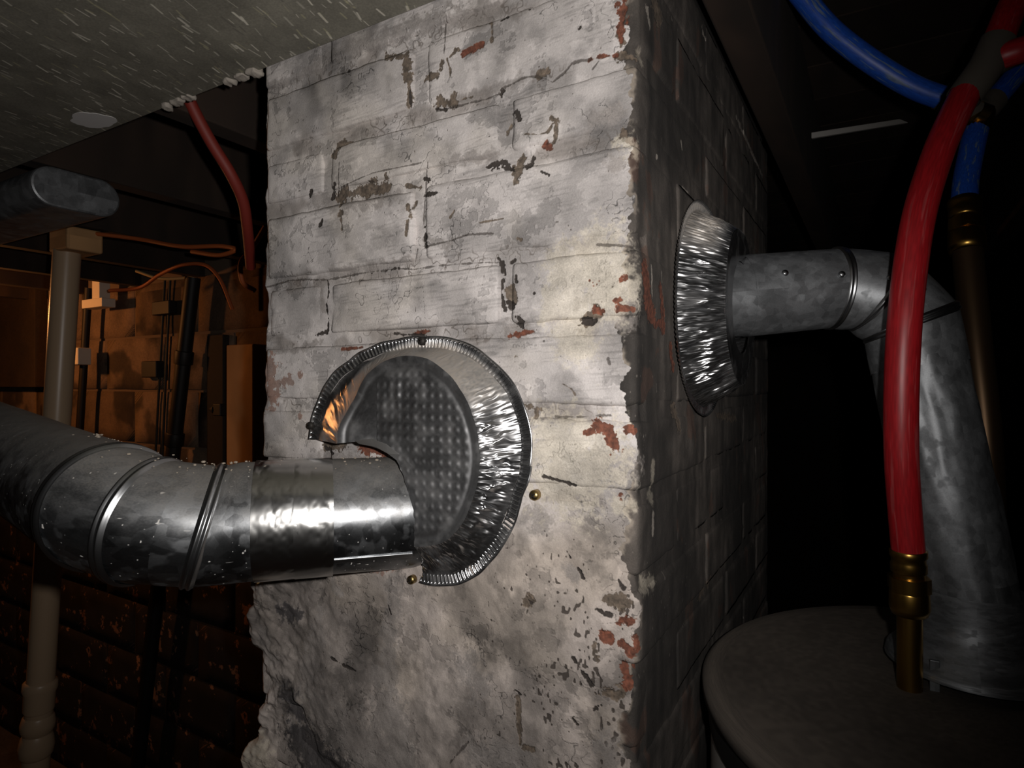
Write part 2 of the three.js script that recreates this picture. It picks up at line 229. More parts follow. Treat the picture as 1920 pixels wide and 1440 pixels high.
  ['g', 16, 9, [[-0.031, -0.0641], [-0.0064, -0.0625]]], ['g', 6, 5, [[-0.0691, -0.0733], [-0.0617, -0.0772]]], ['k', 1, 1, [[-0.0816, -0.0778], [-0.0521, -0.083]]],
  ['r', 3.2, 2, [[-0.0117, -0.088]]], ['y', 9, 3, [[-0.013, -0.0965]]], ['g', 12, 6, [[-0.0892, -0.111], [-0.0816, -0.1146]]], ['k', 1.2, 0.8, [[-0.1023, -0.0826], [-0.0981, -0.0868]]],
  ['p', 12, 6, [[-0.4318, 0.0241], [-0.4273, -0.015]]], ['p', 5, 3, [[-0.4183, 0], [-0.3963, 0.0047]]], ['p', 3.6, 2, [[-0.3809, 0.0105]]], ['p', 4, 2, [[-0.3817, -0.0349]]], ['r', 1.6, 1, [[-0.3188, 0.036], [-0.2888, 0.0368]]], ['r', 2.4, 2, [[-0.2196, 0.0485], [-0.2016, 0.0502]]], ['k', 1.4, 1, [[-0.2463, 0.0496], [-0.2067, 0.0464]]],
  ['b', 5, 3, [[-0.3423, -0.0649], [-0.3188, -0.0637]]], ['r', 7, 3, [[-0.2888, -0.0638], [-0.2601, -0.066]]], ['k', 1.6, 1.2, [[-0.3423, -0.0666], [-0.3304, -0.0726]]], ['g', 9, 6, [[-0.3423, -0.079], [-0.2463, -0.0835]]], ['p', 8, 4, [[-0.2743, -0.1816], [-0.2328, -0.1692]]],
  ['g', 9, 5, [[-0.2429, -0.1873], [-0.2497, -0.2251], [-0.2587, -0.2452]]], ['g', 10, 6, [[-0.2497, -0.246], [-0.2546, -0.2838], [-0.2497, -0.3036]]], ['k', 1.1, 0.8, [[-0.2539, -0.218], [-0.2497, -0.2251]]], ['g', 5, 4, [[-0.3343, -0.199], [-0.3188, -0.2159]]], ['g', 5, 4, [[-0.3471, -0.2378], [-0.3455, -0.2714]]],
  ['d', 9, 6, [[-0.4094, -0.2552], [-0.3834, -0.2503]]], ['g', 10, 6, [[-0.4364, -0.2845], [-0.4228, -0.3057]]], ['d', 14, 8, [[-0.3963, -0.3409], [-0.3834, -0.3609]]], ['d', 22, 12, [[-0.3834, -0.3841], [-0.3584, -0.3998], [-0.3188, -0.4042]]], ['g', 30, 14, [[-0.3503, -0.3519], [-0.2815, -0.3654], [-0.2463, -0.3653]]], ['g', 16, 9, [[-0.3503, -0.2724], [-0.3584, -0.3027]]], ['g', 9, 6, [[-0.2743, -0.2911], [-0.2463, -0.287]]], ['k', 1.4, 1.4, [[-0.3265, -0.2852], [-0.2976, -0.2929]]],
  ['g', 22, 9, [[-0.2532, -0.3202], [-0.2328, -0.3612]]], ['y', 16, 8, [[-0.4457, -0.4144], [-0.4364, -0.4358]]], ['b', 6, 4, [[-0.4457, -0.3016]]],
  ['b', 2.2, 0.8, [[-0.1049, -0.269], [-0.1044, -0.2895], [-0.1033, -0.3099]]], ['b', 4.4, 1.5, [[-0.1007, -0.3114], [-0.0918, -0.3097]]], ['k', 1.2, 1, [[-0.1076, -0.2628], [-0.1023, -0.266]]], ['b', 4, 2, [[-0.0939, -0.1843], [-0.0918, -0.1816]]], ['k', 1, 0.8, [[-0.0939, -0.1829], [-0.0908, -0.1851]]],
  ['g', 6, 2.4, [[-0.0569, -0.1527], [-0.053, -0.1565]]], ['k', 1.8, 1.6, [[-0.0497, -0.1503], [-0.0449, -0.1582]]], ['k', 1.4, 1.2, [[-0.0593, -0.1385], [-0.0569, -0.1426]]], ['b', 6, 4, [[-0.0219, -0.1694], [-0.0108, -0.1716]]], ['k', 1.6, 1.4, [[-0.0333, -0.1799], [-0.0219, -0.1829]]], ['k', 1.6, 1.4, [[-0.0152, -0.1535], [-0.0099, -0.161]]],
  ['r', 5.6, 1.2, [[-0.0251, -0.2005], [-0.0233, -0.2018]]], ['r', 4, 2, [[-0.013, -0.2035], [-0.0038, -0.2077]]], ['r', 3, 1.6, [[-0.0021, -0.197], [0.0005, -0.2047]]], ['b', 4, 2, [[-0.0342, -0.211], [-0.0333, -0.2168]]], ['r', 4.6, 2, [[-0.0099, -0.2225], [-0.0064, -0.2354]]], ['r', 2.6, 1.4, [[0.0005, -0.2209]]], ['r', 3, 2, [[-0.0152, -0.1884], [-0.0043, -0.1829]]], ['b', 5, 3, [[-0.0287, -0.2465], [-0.013, -0.2433]]], ['k', 1.6, 1.4, [[-0.0521, -0.2227], [-0.0426, -0.2335], [-0.0356, -0.2405]]], ['k', 1.8, 1.6, [[-0.0356, -0.2619], [-0.0287, -0.255]]], ['k', 1.6, 1.2, [[-0.053, -0.2732], [-0.0497, -0.2766]]], ['g', 9, 6, [[-0.0287, -0.2857], [-0.0197, -0.2957]]],
  ['k', 0.9, 0.7, [[-0.1787, -0.3495], [-0.1578, -0.3236]]], ['g', 14, 9, [[-0.1462, -0.3298], [-0.097, -0.3217]]], ['g', 16, 10, [[-0.1578, -0.256], [-0.1462, -0.2677]]],
];
const SIDE_MARKS = [
  ['r', 9, 2, [[-0.0141, 0.0912], [-0.022, 0.0688], [-0.0356, 0.0572]]], ['r', 5, 2, [[-0.0589, 0.0824], [-0.0697, 0.0465]]], ['r', 4, 2, [[-0.0442, 0.0514], [-0.0666, 0.0519]]], ['r', 5, 2, [[-0.0907, 0.0346], [-0.0974, 0.0146]]], ['w', 1.4, 0.8, [[-0.0329, 0.0964], [-0.0356, 0.0704]]], ['w', 1, 0.6, [[-0.0619, 0.0965], [-0.065, 0.0878]]],
  ['y', 4, 1.4, [[-0.0356, -0.066], [-0.0329, -0.0833]]], ['y', 5, 1.6, [[-0.0301, -0.0894], [-0.0356, -0.0947]]], ['w', 3, 1.4, [[-0.0356, -0.1079], [-0.0356, -0.1233]]], ['y', 6, 3, [[-0.0128, -0.1608], [-0.0399, -0.1649]]], ['y', 6, 2, [[0.0023, -0.0948]]],
  ['w', 3, 2, [[-0.0193, 0.2997], [-0.0247, 0.2895]]], ['b', 9, 5, [[-0.0356, 0.3126], [-0.05, 0.3134]]], ['y', 5, 2, [[-0.0064, 0.2595], [-0.0141, 0.2579]]], ['w', 1.2, 0.8, [[-0.1259, 0.2308], [-0.1297, 0.2244]]], ['w', 2.4, 1.4, [[-0.05, 0.1921]]], ['w', 2, 1.6, [[-0.2046, 0.379], [-0.2236, 0.3756]]],
  ['w', 3, 2.4, [[-0.388, 0.3509], [-0.4445, 0.3495], [-0.6069, 0.337]]], ['b', 5, 4, [[-0.191, -0.2222], [-0.2384, -0.2156]]], ['w', 1, 0.8, [[-0.1297, 0.1887], [-0.149, 0.1877]]], ['b', 6, 4, [[-0.0974, -0.0194], [-0.1114, -0.0397]]], ['b', 4, 3, [[-0.2781, -0.0372], [-0.388, -0.0456]]],
];
const joints = [0.398, 0.33, 0.258, 0.195, 0.112, 0.047, -0.023, -0.09, -0.157, -0.225, -0.292, -0.36, -0.43, -0.5, -0.57, -0.64];
let chimneyMap, chimneyBump;
{
  const N = TN, layers = {}; for (const k of 'kbrgydpw') layers[k] = new Uint8Array(N * N);
  const stamp = (list, toW) => {
    for (const [kind, hw, rag, raw] of list) {
      const pts = raw.map((p) => [toW(p[0]), p[1]]), R = (hw + rag * 1.6) * 0.001, L = layers[kind];
      let x0 = 9, x1 = -9, y0 = 9, y1 = -9; for (const [x, y] of pts) { x0 = Math.min(x0, x); x1 = Math.max(x1, x); y0 = Math.min(y0, y); y1 = Math.max(y1, y); }
      const i0 = clamp(Math.floor((x0 - R) / TW * N), 0, N - 1), i1 = clamp(Math.ceil((x1 + R) / TW * N), 0, N - 1), j0 = clamp(Math.floor((y0 - R - TY0) / TH * N), 0, N - 1), j1 = clamp(Math.ceil((y1 + R - TY0) / TH * N), 0, N - 1);
      const soft = kind === 'g' || kind === 'y' || kind === 'd' ? 0.7 + hw * 0.3 : 0.35;
      for (let j = j0; j <= j1; j++) for (let i = i0; i <= i1; i++) {
        const x = (i + 0.5) / N * TW, y = (j + 0.5) / N * TH + TY0;
        const d = segDist(x, y, pts) * 1000 + (fbm(x * 170 + 7, y * 170, 3) - 0.5) * 3.4 * rag + (fbm(x * 620, y * 620, 2) - 0.42) * (0.9 * rag + 0.5 * hw);
        const he = kind === 'k' || kind === 'b' ? hw * (0.15 + 1.6 * fbm(x * 75 + 3, y * 75 + 60, 3)) : hw, a = (kind === 'k' && hw < 1 ? 150 : 255) * (1 - sstep(he - soft, he + soft, d)); if (a > L[j * N + i]) L[j * N + i] = a;
      }
    }
  };
  stamp(FRONT_MARKS, (x) => x + CW); stamp(SIDE_MARKS, (z) => CW - z);
  const col = new Uint8Array(N * N * 4), bmp = new Uint8Array(N * N * 4);
  const PAL = { k: [52, 46, 42], b: [98, 86, 74], r: [108, 62, 46], g: [140, 134, 130], y: [206, 197, 178], d: [66, 63, 64], p: [146, 116, 104], w: [176, 168, 158] }, AL = { k: 0.92, b: 0.88, r: 0.92, g: 0.62, y: 0.55, d: 0.8, p: 0.75, w: 0.8 };
  for (let j = 0; j < N; j++) {
    const y = (j + 0.5) / N * TH + TY0, edge = CW - 0.006 + (fbm(y * 22 + 3, 4.2, 3) - 0.5) * 0.026 + (n2(y * 260, 8.1) - 0.5) * 0.005;
    const lower = sstep(-0.06, -0.16, y);
    for (let i = 0; i < N; i++) {
      const x = (i + 0.5) / N * TW, q = j * N + i; let r, g, b, h = 0.62;
      const fine = n2(x * 1500, y * 1500), mid = fbm(x * 60 + 9, y * 60, 3), big = fbm(x * 9 + 2, y * 9 + 5, 4), wx = (fbm(x * 40, y * 40 + 30, 2) - 0.5) * 0.012;
      const jag = (fbm(x * 130 + 51, y * 130, 3) - 0.5) * 0.012, onFront = x < edge + jag;
      if (onFront) {
        const parge = clamp(lower + (big - 0.5) * 1.4 * (lower > 0.02 && lower < 0.98 ? 1 : 0), 0, 1);
        r = mix(209, 196, parge); g = mix(203, 185, parge); b = mix(200, 177, parge);
        const grime = sstep(0.50, 0.68, big) * 0.2 + sstep(0.52, 0.72, fbm(x * 26 + 40, y * 26, 4)) * 0.16;
        const brush = sstep(0.55, 0.85, n2(x * 70 + y * 9, y * 760 - x * 50)) * sstep(0.42, 0.66, fbm(x * 20 + 80, y * 20, 3)) * 0.1 * (1 - parge);
        const warm = sstep(0.45, 0.7, fbm(x * 14 + 60, y * 14 + 60, 3)) * 0.5;
        const coat = fbmR(x * 19 + 17, y * 26 + 71, 5), lay = sstep(0.49, 0.51, coat), flake = sstep(0.63, 0.645, fbmR(x * 30 + 5, y * 36 + 19, 5)), lip = sstep(0.012, 0.0, Math.abs(coat - 0.5));
        const hair = sstep(0.010, 0.003, Math.abs(fbm(x * 70 + 33, y * 70 + 3, 3) - 0.5)) * sstep(0.56, 0.68, fbm(x * 13 + 3, y * 13 + 44, 2));
        let k = 1 - grime - brush + (mid - 0.5) * 0.13 + (fine - 0.5) * 0.09 - 0.06 * lay - 0.11 * flake - 0.34 * hair + 0.02 * lip; h += 0.05 * lay - 0.14 * flake - 0.15 * hair;
        if (parge > 0) k *= 1 - parge * (sstep(0.45, 0.62, fbmR(x * 17 + 15, y * 11 + 3, 5)) * 0.14 + sstep(0.5, 0.66, fbmR(x * 60 + 3, y * 44, 4)) * 0.1);
        r *= k; g *= k * (1 - 0.012 * warm); b *= k * (1 - 0.05 * warm);
        // small black pinholes and flaked specks, thicker near the lower right edge
        const sp = n2(x * 420 + wx * 300, y * 260), zone = sstep(0.16, 0.02, CW - x) * sstep(-0.1, -0.2, y) * 1.0;
        const th = mix(0.965, 0.70, zone * sstep(0.36, 0.62, fbm(x * 34, y * 34 + 90, 3))), spk = sstep(th, th + 0.03, sp);
        if (spk > 0) { const t = spk * 0.8; r = mix(r, 62, t); g = mix(g, 55, t); b = mix(b, 50, t); h -= 0.25 * spk; }
        // crazing along the mortar joints
        if (y > -0.1) {
          let dj = 1; for (const J of joints) dj = Math.min(dj, Math.abs(y - J + wx * 0.7)); const near = sstep(0.014, 0.003, dj);
          if (near > 0) { const t = near * sstep(0.5, 0.66, fbm(x * 30 + 21, y * 30 + 4, 3)) * 0.5; r = mix(r, 128, t); g = mix(g, 120, t); b = mix(b, 114, t); const cr = near * sstep(0.035, 0.012, Math.abs(fbm(x * 110, y * 110, 2) - 0.5)) * sstep(0.46, 0.6, fbm(x * 16 + 8, y * 16, 2)); r = mix(r, 90, cr * 0.55); g = mix(g, 82, cr * 0.55); b = mix(b, 76, cr * 0.55); h -= cr * 0.12; }
        }
        h += (mid - 0.5) * 0.22 + (fine - 0.5) * 0.08;
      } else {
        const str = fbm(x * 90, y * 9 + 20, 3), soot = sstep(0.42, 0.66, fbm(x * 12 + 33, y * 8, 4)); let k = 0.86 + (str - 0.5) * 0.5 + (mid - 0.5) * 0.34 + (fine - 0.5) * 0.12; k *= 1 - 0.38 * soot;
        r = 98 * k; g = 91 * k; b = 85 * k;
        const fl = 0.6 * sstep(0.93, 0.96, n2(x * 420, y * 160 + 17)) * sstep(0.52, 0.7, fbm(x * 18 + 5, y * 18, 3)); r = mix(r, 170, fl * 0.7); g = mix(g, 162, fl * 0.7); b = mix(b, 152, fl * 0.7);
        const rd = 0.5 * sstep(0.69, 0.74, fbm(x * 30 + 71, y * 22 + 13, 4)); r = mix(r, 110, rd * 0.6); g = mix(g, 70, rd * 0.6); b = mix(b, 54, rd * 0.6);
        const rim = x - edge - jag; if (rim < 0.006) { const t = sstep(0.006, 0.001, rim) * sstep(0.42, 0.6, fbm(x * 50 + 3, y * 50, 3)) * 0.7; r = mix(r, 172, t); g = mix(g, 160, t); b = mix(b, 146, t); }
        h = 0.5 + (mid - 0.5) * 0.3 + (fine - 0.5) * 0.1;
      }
      for (const k of 'gydpbrkw') { const a = layers[k][q]; if (a) { const t = a / 255 * AL[k] * (k === 'g' || k === 'd' || k === 'p' ? 0.65 + mid * 0.7 : 1), p = PAL[k], v = k === 'b' || k === 'r' ? 0.5 + fbmR(x * 300 + 5, y * 300, 3) * 1.0 : 0.8 + mid * 0.4 + (fine - 0.5) * 0.2, tt = clamp(t, 0, 1); r = mix(r, p[0] * v, tt); g = mix(g, p[1] * v, tt); b = mix(b, p[2] * v, tt); if (k === 'k') h -= 0.5 * tt; else if (k === 'b' || k === 'r') h -= 0.28 * tt; } }
      const o = q * 4; col[o] = clamp(r, 0, 255); col[o + 1] = clamp(g, 0, 255); col[o + 2] = clamp(b, 0, 255); col[o + 3] = 255;
      const hb = clamp(h * 255, 0, 255); bmp[o] = bmp[o + 1] = bmp[o + 2] = hb; bmp[o + 3] = 255;
    }
  }
  chimneyMap = dataTex(N, N, col, true, false); chimneyBump = dataTex(N, N, bmp, false, false);
}
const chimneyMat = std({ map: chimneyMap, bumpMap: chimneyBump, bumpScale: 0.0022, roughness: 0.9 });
function wrapUV(g, kind) {   // unwrapped around the right corner: distance along the front plus distance back along the side
  const p = g.attributes.position, uv = new Float32Array(p.count * 2);
  for (let i = 0; i < p.count; i++) { let x = Math.min(p.getX(i), 0), b = Math.max(-p.getZ(i), 0); if (kind === 'side') x = Math.max(x, -0.003); if (kind === 'front') b = Math.min(b, 0.003); uv[2 * i] = (x + CW + b) / TW; uv[2 * i + 1] = (p.getY(i) - EYE - TY0) / TH; }
  g.setAttribute('uv', new THREE.BufferAttribute(uv, 2)); return g;
}
const chimney = thing('brick_chimney', 'old brick chimney with flaking whitewash on its front and dark paint on its side', 'chimney');
{
  const r = rng(31), pushes = (y) => (fbm(y * 16 + 4, 1.7, 3) - 0.5) * 0.03;
  for (let k = 0; k + 1 < joints.length; k++) {
    const g0 = k === 2 ? 0.009 : 0.0055, yT = joints[k] - g0 * (k === 3 ? 1.3 : 1), yB = joints[k + 1] + (k + 1 === 3 ? 0.008 : 0.0055), yc = EYE + (yT + yB) / 2, h = yT - yB, hid = joints[k] < -0.1;
    const add = (x0, x1, z0, z1, seg) => { const dz = x0 < 0 && z1 >= 0 ? (r() - 0.5) * 0.0022 : 0, dx = x1 >= -0.001 ? (r() - 0.5) * 0.003 : 0;
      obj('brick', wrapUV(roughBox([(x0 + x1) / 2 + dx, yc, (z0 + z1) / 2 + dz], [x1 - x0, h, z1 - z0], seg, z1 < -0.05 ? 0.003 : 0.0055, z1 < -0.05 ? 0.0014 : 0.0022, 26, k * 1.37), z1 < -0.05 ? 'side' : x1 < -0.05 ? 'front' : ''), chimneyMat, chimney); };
    const lx = pushes(yc) * 1;
    if (k % 2 === 1) {   // stretchers at the corner
      add(-0.2085, 0, -0.1, 0, [42, 14, 20]); if (!hid) add(-0.442 - lx, -0.2225, -0.1, 0, [44, 14, 8]); else add(-0.442 - lx, -0.38, -0.1, 0, [14, 14, 8]);
      add(-0.1, 0, -0.315, -0.111, [4, 12, 34]); add(-0.1, 0, -0.53, -0.326, [4, 8, 24]); add(-0.1, 0, -0.66, -0.541, [4, 8, 14]);
    } else {             // headers at the corner
      add(-0.1145, 0, -0.212, 0, [24, 14, 42]); if (!hid) { add(-0.336, -0.1255, -0.1, 0, [44, 14, 8]); } add(-0.444 - lx, -0.347, -0.1, 0, [22, 14, 10]);
      add(-0.1, 0, -0.428, -0.223, [4, 12, 30]); add(-0.1, 0, -0.645, -0.439, [4, 8, 20]);
    }
  }
  // mortar body behind and between the bricks, down to the floor
  const sheet = (W, H, nx, ny, at) => { const pos = [], idx = []; for (let j = 0; j <= ny; j++) for (let i = 0; i <= nx; i++) pos.push(...at(i / nx, j / ny)); for (let j = 0; j < ny; j++) for (let i = 0; i < nx; i++) { const a = j * (nx + 1) + i, b = a + nx + 1; idx.push(a, a + 1, b, b, a + 1, b + 1); }
    const g = new THREE.BufferGeometry(); g.setAttribute('position', new THREE.Float32BufferAttribute(pos, 3)); g.setIndex(idx); g.computeVertexNormals(); return g; };
  // path around left side, front, right side with rounded corners; s = metres of unwrapped length (0 at the left front corner)
  const path = (s, d) => { const R = 0.008; if (s < -R) return [-CW - d, s + R * 0.43 - R * 0.43]; if (s < R) { const a = (s + R) / (2 * R) * Math.PI / 2; return [-CW + R - (R + d) * Math.cos(a), -R + (R + d) * Math.sin(a)]; }
    if (s < CW - R) return [-CW + s, d]; if (s < CW + R) { const a = (s - CW + R) / (2 * R) * Math.PI / 2; return [-R + (R + d) * Math.sin(a), -R + (R + d) * Math.cos(a)]; } return [d, -(s - CW)]; };
  const mort = sheet(0, 0, 300, 240, (u, v) => { const s = -0.12 + u * (0.12 + CW + CD), y = TY0 + v * 1.01; const onSide = s > CW + 0.02 ? 1 : 0, d = mix(-0.0032, -0.0008, onSide) + ((fbm(s * 60, y * 60, 3) - 0.5) * 0.006 + (fbm(s * 14 + 5, y * 14, 2) - 0.5) * 0.004) * (onSide ? 0.35 : 1); const [x, z] = path(s, d); return [x, EYE + y, z]; });
  obj('mortar', wrapUV(mort), chimneyMat, chimney);
  const base = mergeGeometries([box(-CW, 0, 0, EYE + TY0 + 0.004, -CD, 0, 0.004), box(-CW + 0.008, -0.008, EYE + TY0, TOP - 0.002, -CD, -0.012, 0.004)]);
  obj('chimney_core', base, std({ color: C(0x5a5450), roughness: 1, map: concreteTex }), chimney);
  // parging: the thick plaster coat trowelled over the lower courses, broken away at the left edge
  const leftEdge = [[-0.10, -0.012], [-0.125, 0.001], [-0.15, 0.006], [-0.175, 0.006], [-0.195, 0.014], [-0.215, 0.019], [-0.25, 0.022], [-0.275, 0.018], [-0.295, 0.008], [-0.315, -0.006], [-0.345, -0.008], [-0.385, 0.0], [-0.41, 0.016], [-0.44, 0.028], [-0.5, 0.03], [-0.62, 0.02]];
  const lerpT = (T, y) => { for (let i = 0; i + 1 < T.length; i++) if (y <= T[i][0] && y >= T[i + 1][0]) return mix(T[i][1], T[i + 1][1], (T[i][0] - y) / (T[i][0] - T[i + 1][0])); return y > T[0][0] ? T[0][1] : T[T.length - 1][1]; };
  const par = sheet(0, 0, 330, 280, (u, v) => {
    const s = -0.09 + u * (0.09 + CW + 0.004), yTop = -0.095 - (fbm(s * 18 + 3, 2.5, 3) - 0.5) * 0.05, y = mix(TY0, yTop, v), le = lerpT(leftEdge, y) + (fbm(y * 90, 3.3, 3) - 0.5) * 0.012;
    const wl = sstep(0.16, 0.0, s), topFade = sstep(0, 0.03, yTop - y), rightFade = sstep(CW + 0.002, CW - 0.03, s);
    let d = mix(-0.008, 0.0026, topFade) * 1; d = mix(-0.006, d, rightFade) + (fbm(s * 18, y * 18 + 9, 4) - 0.5) * 0.009 + (fbm(s * 90, y * 90, 3) - 0.5) * 0.0018;
    d += wl * (fbm(s * 45 + 7, y * 45, 4) - 0.5) * 0.02; d -= 0.006 * sstep(0.012, 0.0, segDist(s - CW, y, [[-0.3963, -0.3409], [-0.3834, -0.3609], [-0.3584, -0.3998], [-0.3188, -0.4042]])) ;
    const [x, z] = path(s, Math.max(d, -0.009)); return [x - le * sstep(0.09, 0.0, s), EYE + y, z];
  });
  obj('parging', wrapUV(par), chimneyMat, chimney);
  // loose wall screw beside the torn rim
}

// ---------------------------------------------------------------- metals
const spangle = (seed, splat, dust) => {
  const N = 1024, pts = [], r = rng(seed), G = 40; for (let i = 0; i < G * G; i++) pts.push([r(), r(), r()]);
  const col = new Uint8Array(N * N * 4), rm = new Uint8Array(N * N * 4);
  for (let j = 0; j < N; j++) for (let i = 0; i < N; i++) {
    const u = i / N, v = j / N, gx = u * G, gy = v * G, cx = Math.floor(gx), cy = Math.floor(gy); let best = 9, t = 0;
    for (let a = -1; a <= 1; a++) for (let b = -1; b <= 1; b++) { const p = pts[((cy + b + G) % G) * G + ((cx + a + G) % G)], d = (cx + a + p[0] - gx) ** 2 + (cy + b + p[1] - gy) ** 2; if (d < best) { best = d; t = p[2]; } }
    const big = fbm(u * 10 + seed, v * 10, 4), fine = n2(u * 400, v * 400); let k = 0.82 + (t - 0.5) * 0.12 + (big - 0.5) * 0.3 + (fine - 0.5) * 0.08, rough = (dust ? 0.29 : 0.46) + (t - 0.5) * 0.06 + (big - 0.5) * 0.12, met = dust ? 0.98 : 0.62;
    let R = 158 * k, Gc = 161 * k, B = 164 * k;
    const wz = sstep(0.55, 0.7, fbm(u * 26 + 4, v * 26, 3)); rough += wz * 0.16; 
    if (splat) { const s = sstep(0.93, 0.96, n2(u * 130, v * 130 + 3)) * sstep(0.4, 0.6, fbm(u * 9 + 7, v * 9, 2)); R = mix(R, 225, s); Gc = mix(Gc, 222, s); B = mix(B, 216, s); met *= 1 - s; rough = mix(rough, 0.8, s); }
    if (dust) { let a = u > 0.5 ? 1 - u : u; const ds = sstep(0.27, 0.02, a + (fbm(u * 30, v * 30, 4) - 0.5) * 0.1) * (0.55 + 0.45 * n2(u * 500, v * 500)); R = mix(R, 112, ds * 0.85); Gc = mix(Gc, 106, ds * 0.85); B = mix(B, 98, ds * 0.85); met *= 1 - ds * 0.85; rough = mix(rough, 0.85, ds); }
    const o = (j * N + i) * 4; col[o] = clamp(R, 0, 255); col[o + 1] = clamp(Gc, 0, 255); col[o + 2] = clamp(B, 0, 255); col[o + 3] = 255; rm[o] = 0; rm[o + 1] = clamp(rough, 0, 1) * 255; rm[o + 2] = met * 255; rm[o + 3] = 255;
  }
  const t = dataTex(N, N, rm, false, true); return { map: dataTex(N, N, col, true, true), roughnessMap: t, metalnessMap: t };
};
M.galv = std({ ...spangle(11, true, true), roughness: 1, metalness: 1 });
M.galvPlain = std({ ...spangle(23, false, false), roughness: 1, metalness: 1 });
M.bead = std({ color: C(0xa9abad), roughness: 0.32, metalness: 1 });
M.tape = std({ color: C(0xcfcfcd), roughness: 0.24, metalness: 1 });
M.brass = std({ color: C(0xb08a45), roughness: 0.3, metalness: 1 });
M.screw = std({ color: C(0xa08a5c), roughness: 0.35, metalness: 1 });
M.screwDark = std({ color: C(0x35322f), roughness: 0.6, metalness: 0.6 });

// ---------------------------------------------------------------- vent pipe into the chimney front: pipe, gored elbow, foil tape
{
  const R = 0.0535, ref = UP.clone();
  const d1 = V([-0.665, 0, 0.7418]).normalize(), A = V([-0.2874, 1.525, 0.0473]), J1 = V([-0.3572, 1.5237, 0.1264]), J2 = V([-0.3858, 1.5313, 0.1608]), J3 = V([-0.4083, 1.5437, 0.1787]);
  const N1 = V([-0.5772, 0.28, 0.7666]).normalize(), N2 = V([-0.9089, 0.23, 0.3353]).normalize(), N3 = V([-0.9802, 0.137, -0.129]).normalize(), T = V([-0.9905, 0.08, -0.1229]).normalize();
  const pipe = thing('vent_pipe', 'galvanised round vent pipe with a beaded elbow entering the chimney front', 'pipe', [0, 0, 0]);
  const along = (s) => A.clone().addScaledVector(d1, s);
  const s1 = J1.clone().sub(A).dot(d1), wallS = -A.z / d1.z;
  const dent = (a, v) => (fbm(a * 1.5, v * 9, 2) - 0.5) * 0.0016;
  obj('straight_pipe', loft([{ c: along(wallS - 0.03), n: d1, r: R }, { c: along(s1 - 0.03), n: d1, r: R }, { c: J1, n: N1, r: R }], ref, { sub: 12, disp: (a, v) => dent(a, v) }), M.galv, pipe);
  const rings = [{ c: J1, n: N1, r: R }, { c: J2, n: N2, r: R * 1.01 }, { c: J3, n: N3, r: R * 1.01 }];
  obj('elbow_gore', loft([rings[0], rings[1]], ref, { sub: 6, v0: 0.3 }), M.galv, pipe);
  obj('elbow_gore', loft([rings[1], rings[2]], ref, { sub: 6, v0: 0.5 }), M.galv, pipe);
  const E1 = J3.clone().addScaledVector(T, 0.07);
  obj('elbow_gore', loft([rings[2], { c: E1, n: T, r: R }], ref, { sub: 6, v0: 0.75 }), M.galv, pipe);
  for (const r of rings) obj('bead', beadRing(r, ref), M.bead, pipe);
  const end = J3.clone().addScaledVector(T, 1.0), up = new THREE.Vector3(0, 1, 0);
  obj('far_pipe', loft([{ c: E1, n: T, r: R * 0.99 }, { c: end, n: T, r: R * 0.99 }], ref, { sub: 24, v0: 0.1, disp: dent }), M.galv, pipe);
  const ref2 = T.clone(), bend = []; for (let k = 0; k <= 6; k++) { const a = (k / 6) * Math.PI / 2; bend.push({ c: end.clone().addScaledVector(T, 0.11 * Math.sin(a)).addScaledVector(up, 0.11 * (1 - Math.cos(a))), n: T.clone().multiplyScalar(Math.cos(a)).addScaledVector(up, Math.sin(a)).normalize(), r: R * 0.99 }); }
  const refB = new THREE.Vector3().crossVectors(T, up).normalize();
  const top = bend[6].c.clone(); top.y = EYE + 0.356; bend.push({ c: top, n: up, r: R * 0.99 });
  obj('riser_elbow', loft(bend, refB, { sub: 3 }), M.galvPlain, pipe);
  // crumpled aluminium tape wound on in two turns
  const wr = (s, amp) => (a, v) => 0.0005 + (Math.abs(fbm(a * 3.2 + s, v * 75 + s, 3) - 0.5) * 2) ** 0.8 * amp * sstep(0.25, 0.7, n2(a * 1.4 + s, v * 20)) + (n2(a * 5 + s, v * 34) - 0.5) * 0.0003;
  const tp = (s) => s;   // metres from A toward the elbow
  const B0 = -0.004, BM = 0.029, B1 = 0.063;
  obj('foil_tape', loft([{ c: along(BM - 0.004), n: d1, r: R + 0.0004 }, { c: along(B1), n: d1, r: R + 0.0004 }], ref, { sub: 40, seg: 220, disp: wr(3, 0.0009) }), M.tape, pipe);
  obj('foil_tape', loft([{ c: along(B0), n: d1, r: R + 0.0009 }, { c: along(BM), n: d1, r: R + 0.0009 }], ref, { sub: 40, seg: 220, disp: wr(17, 0.0012) }), M.tape, pipe);
  // folded lengthwise lock seam
  const n = d1, e1 = UP.clone(), e2 = new THREE.Vector3().crossVectors(n, e1), seamA = THREE.MathUtils.degToRad(125), dirS = (sg) => e1.clone().multiplyScalar(Math.cos(seamA)).addScaledVector(e2, Math.sin(seamA) * sg);
  const toCam = camera.position.clone().sub(A); const sg = e2.dot(toCam) > 0 ? 1 : -1;
  const ds = dirS(sg), tang = new THREE.Vector3().crossVectors(n, ds).normalize(), L = wallS - 0.01 - B0, sb = new RoundedBoxGeometry(0.0055, 0.0018, Math.abs(L), 1, 0.0006);
  sb.applyMatrix4(new THREE.Matrix4().makeBasis(tang, ds, new THREE.Vector3().crossVectors(tang, ds))); const mid = along((wallS - 0.01 + B0) / 2).addScaledVector(ds, R + 0.0006); sb.translate(mid.x, mid.y, mid.z);
  obj('lock_seam', sb, M.bead, pipe);
  // plaster crumbs lying along the top of the pipe
  const r = rng(91), crumbs = [];
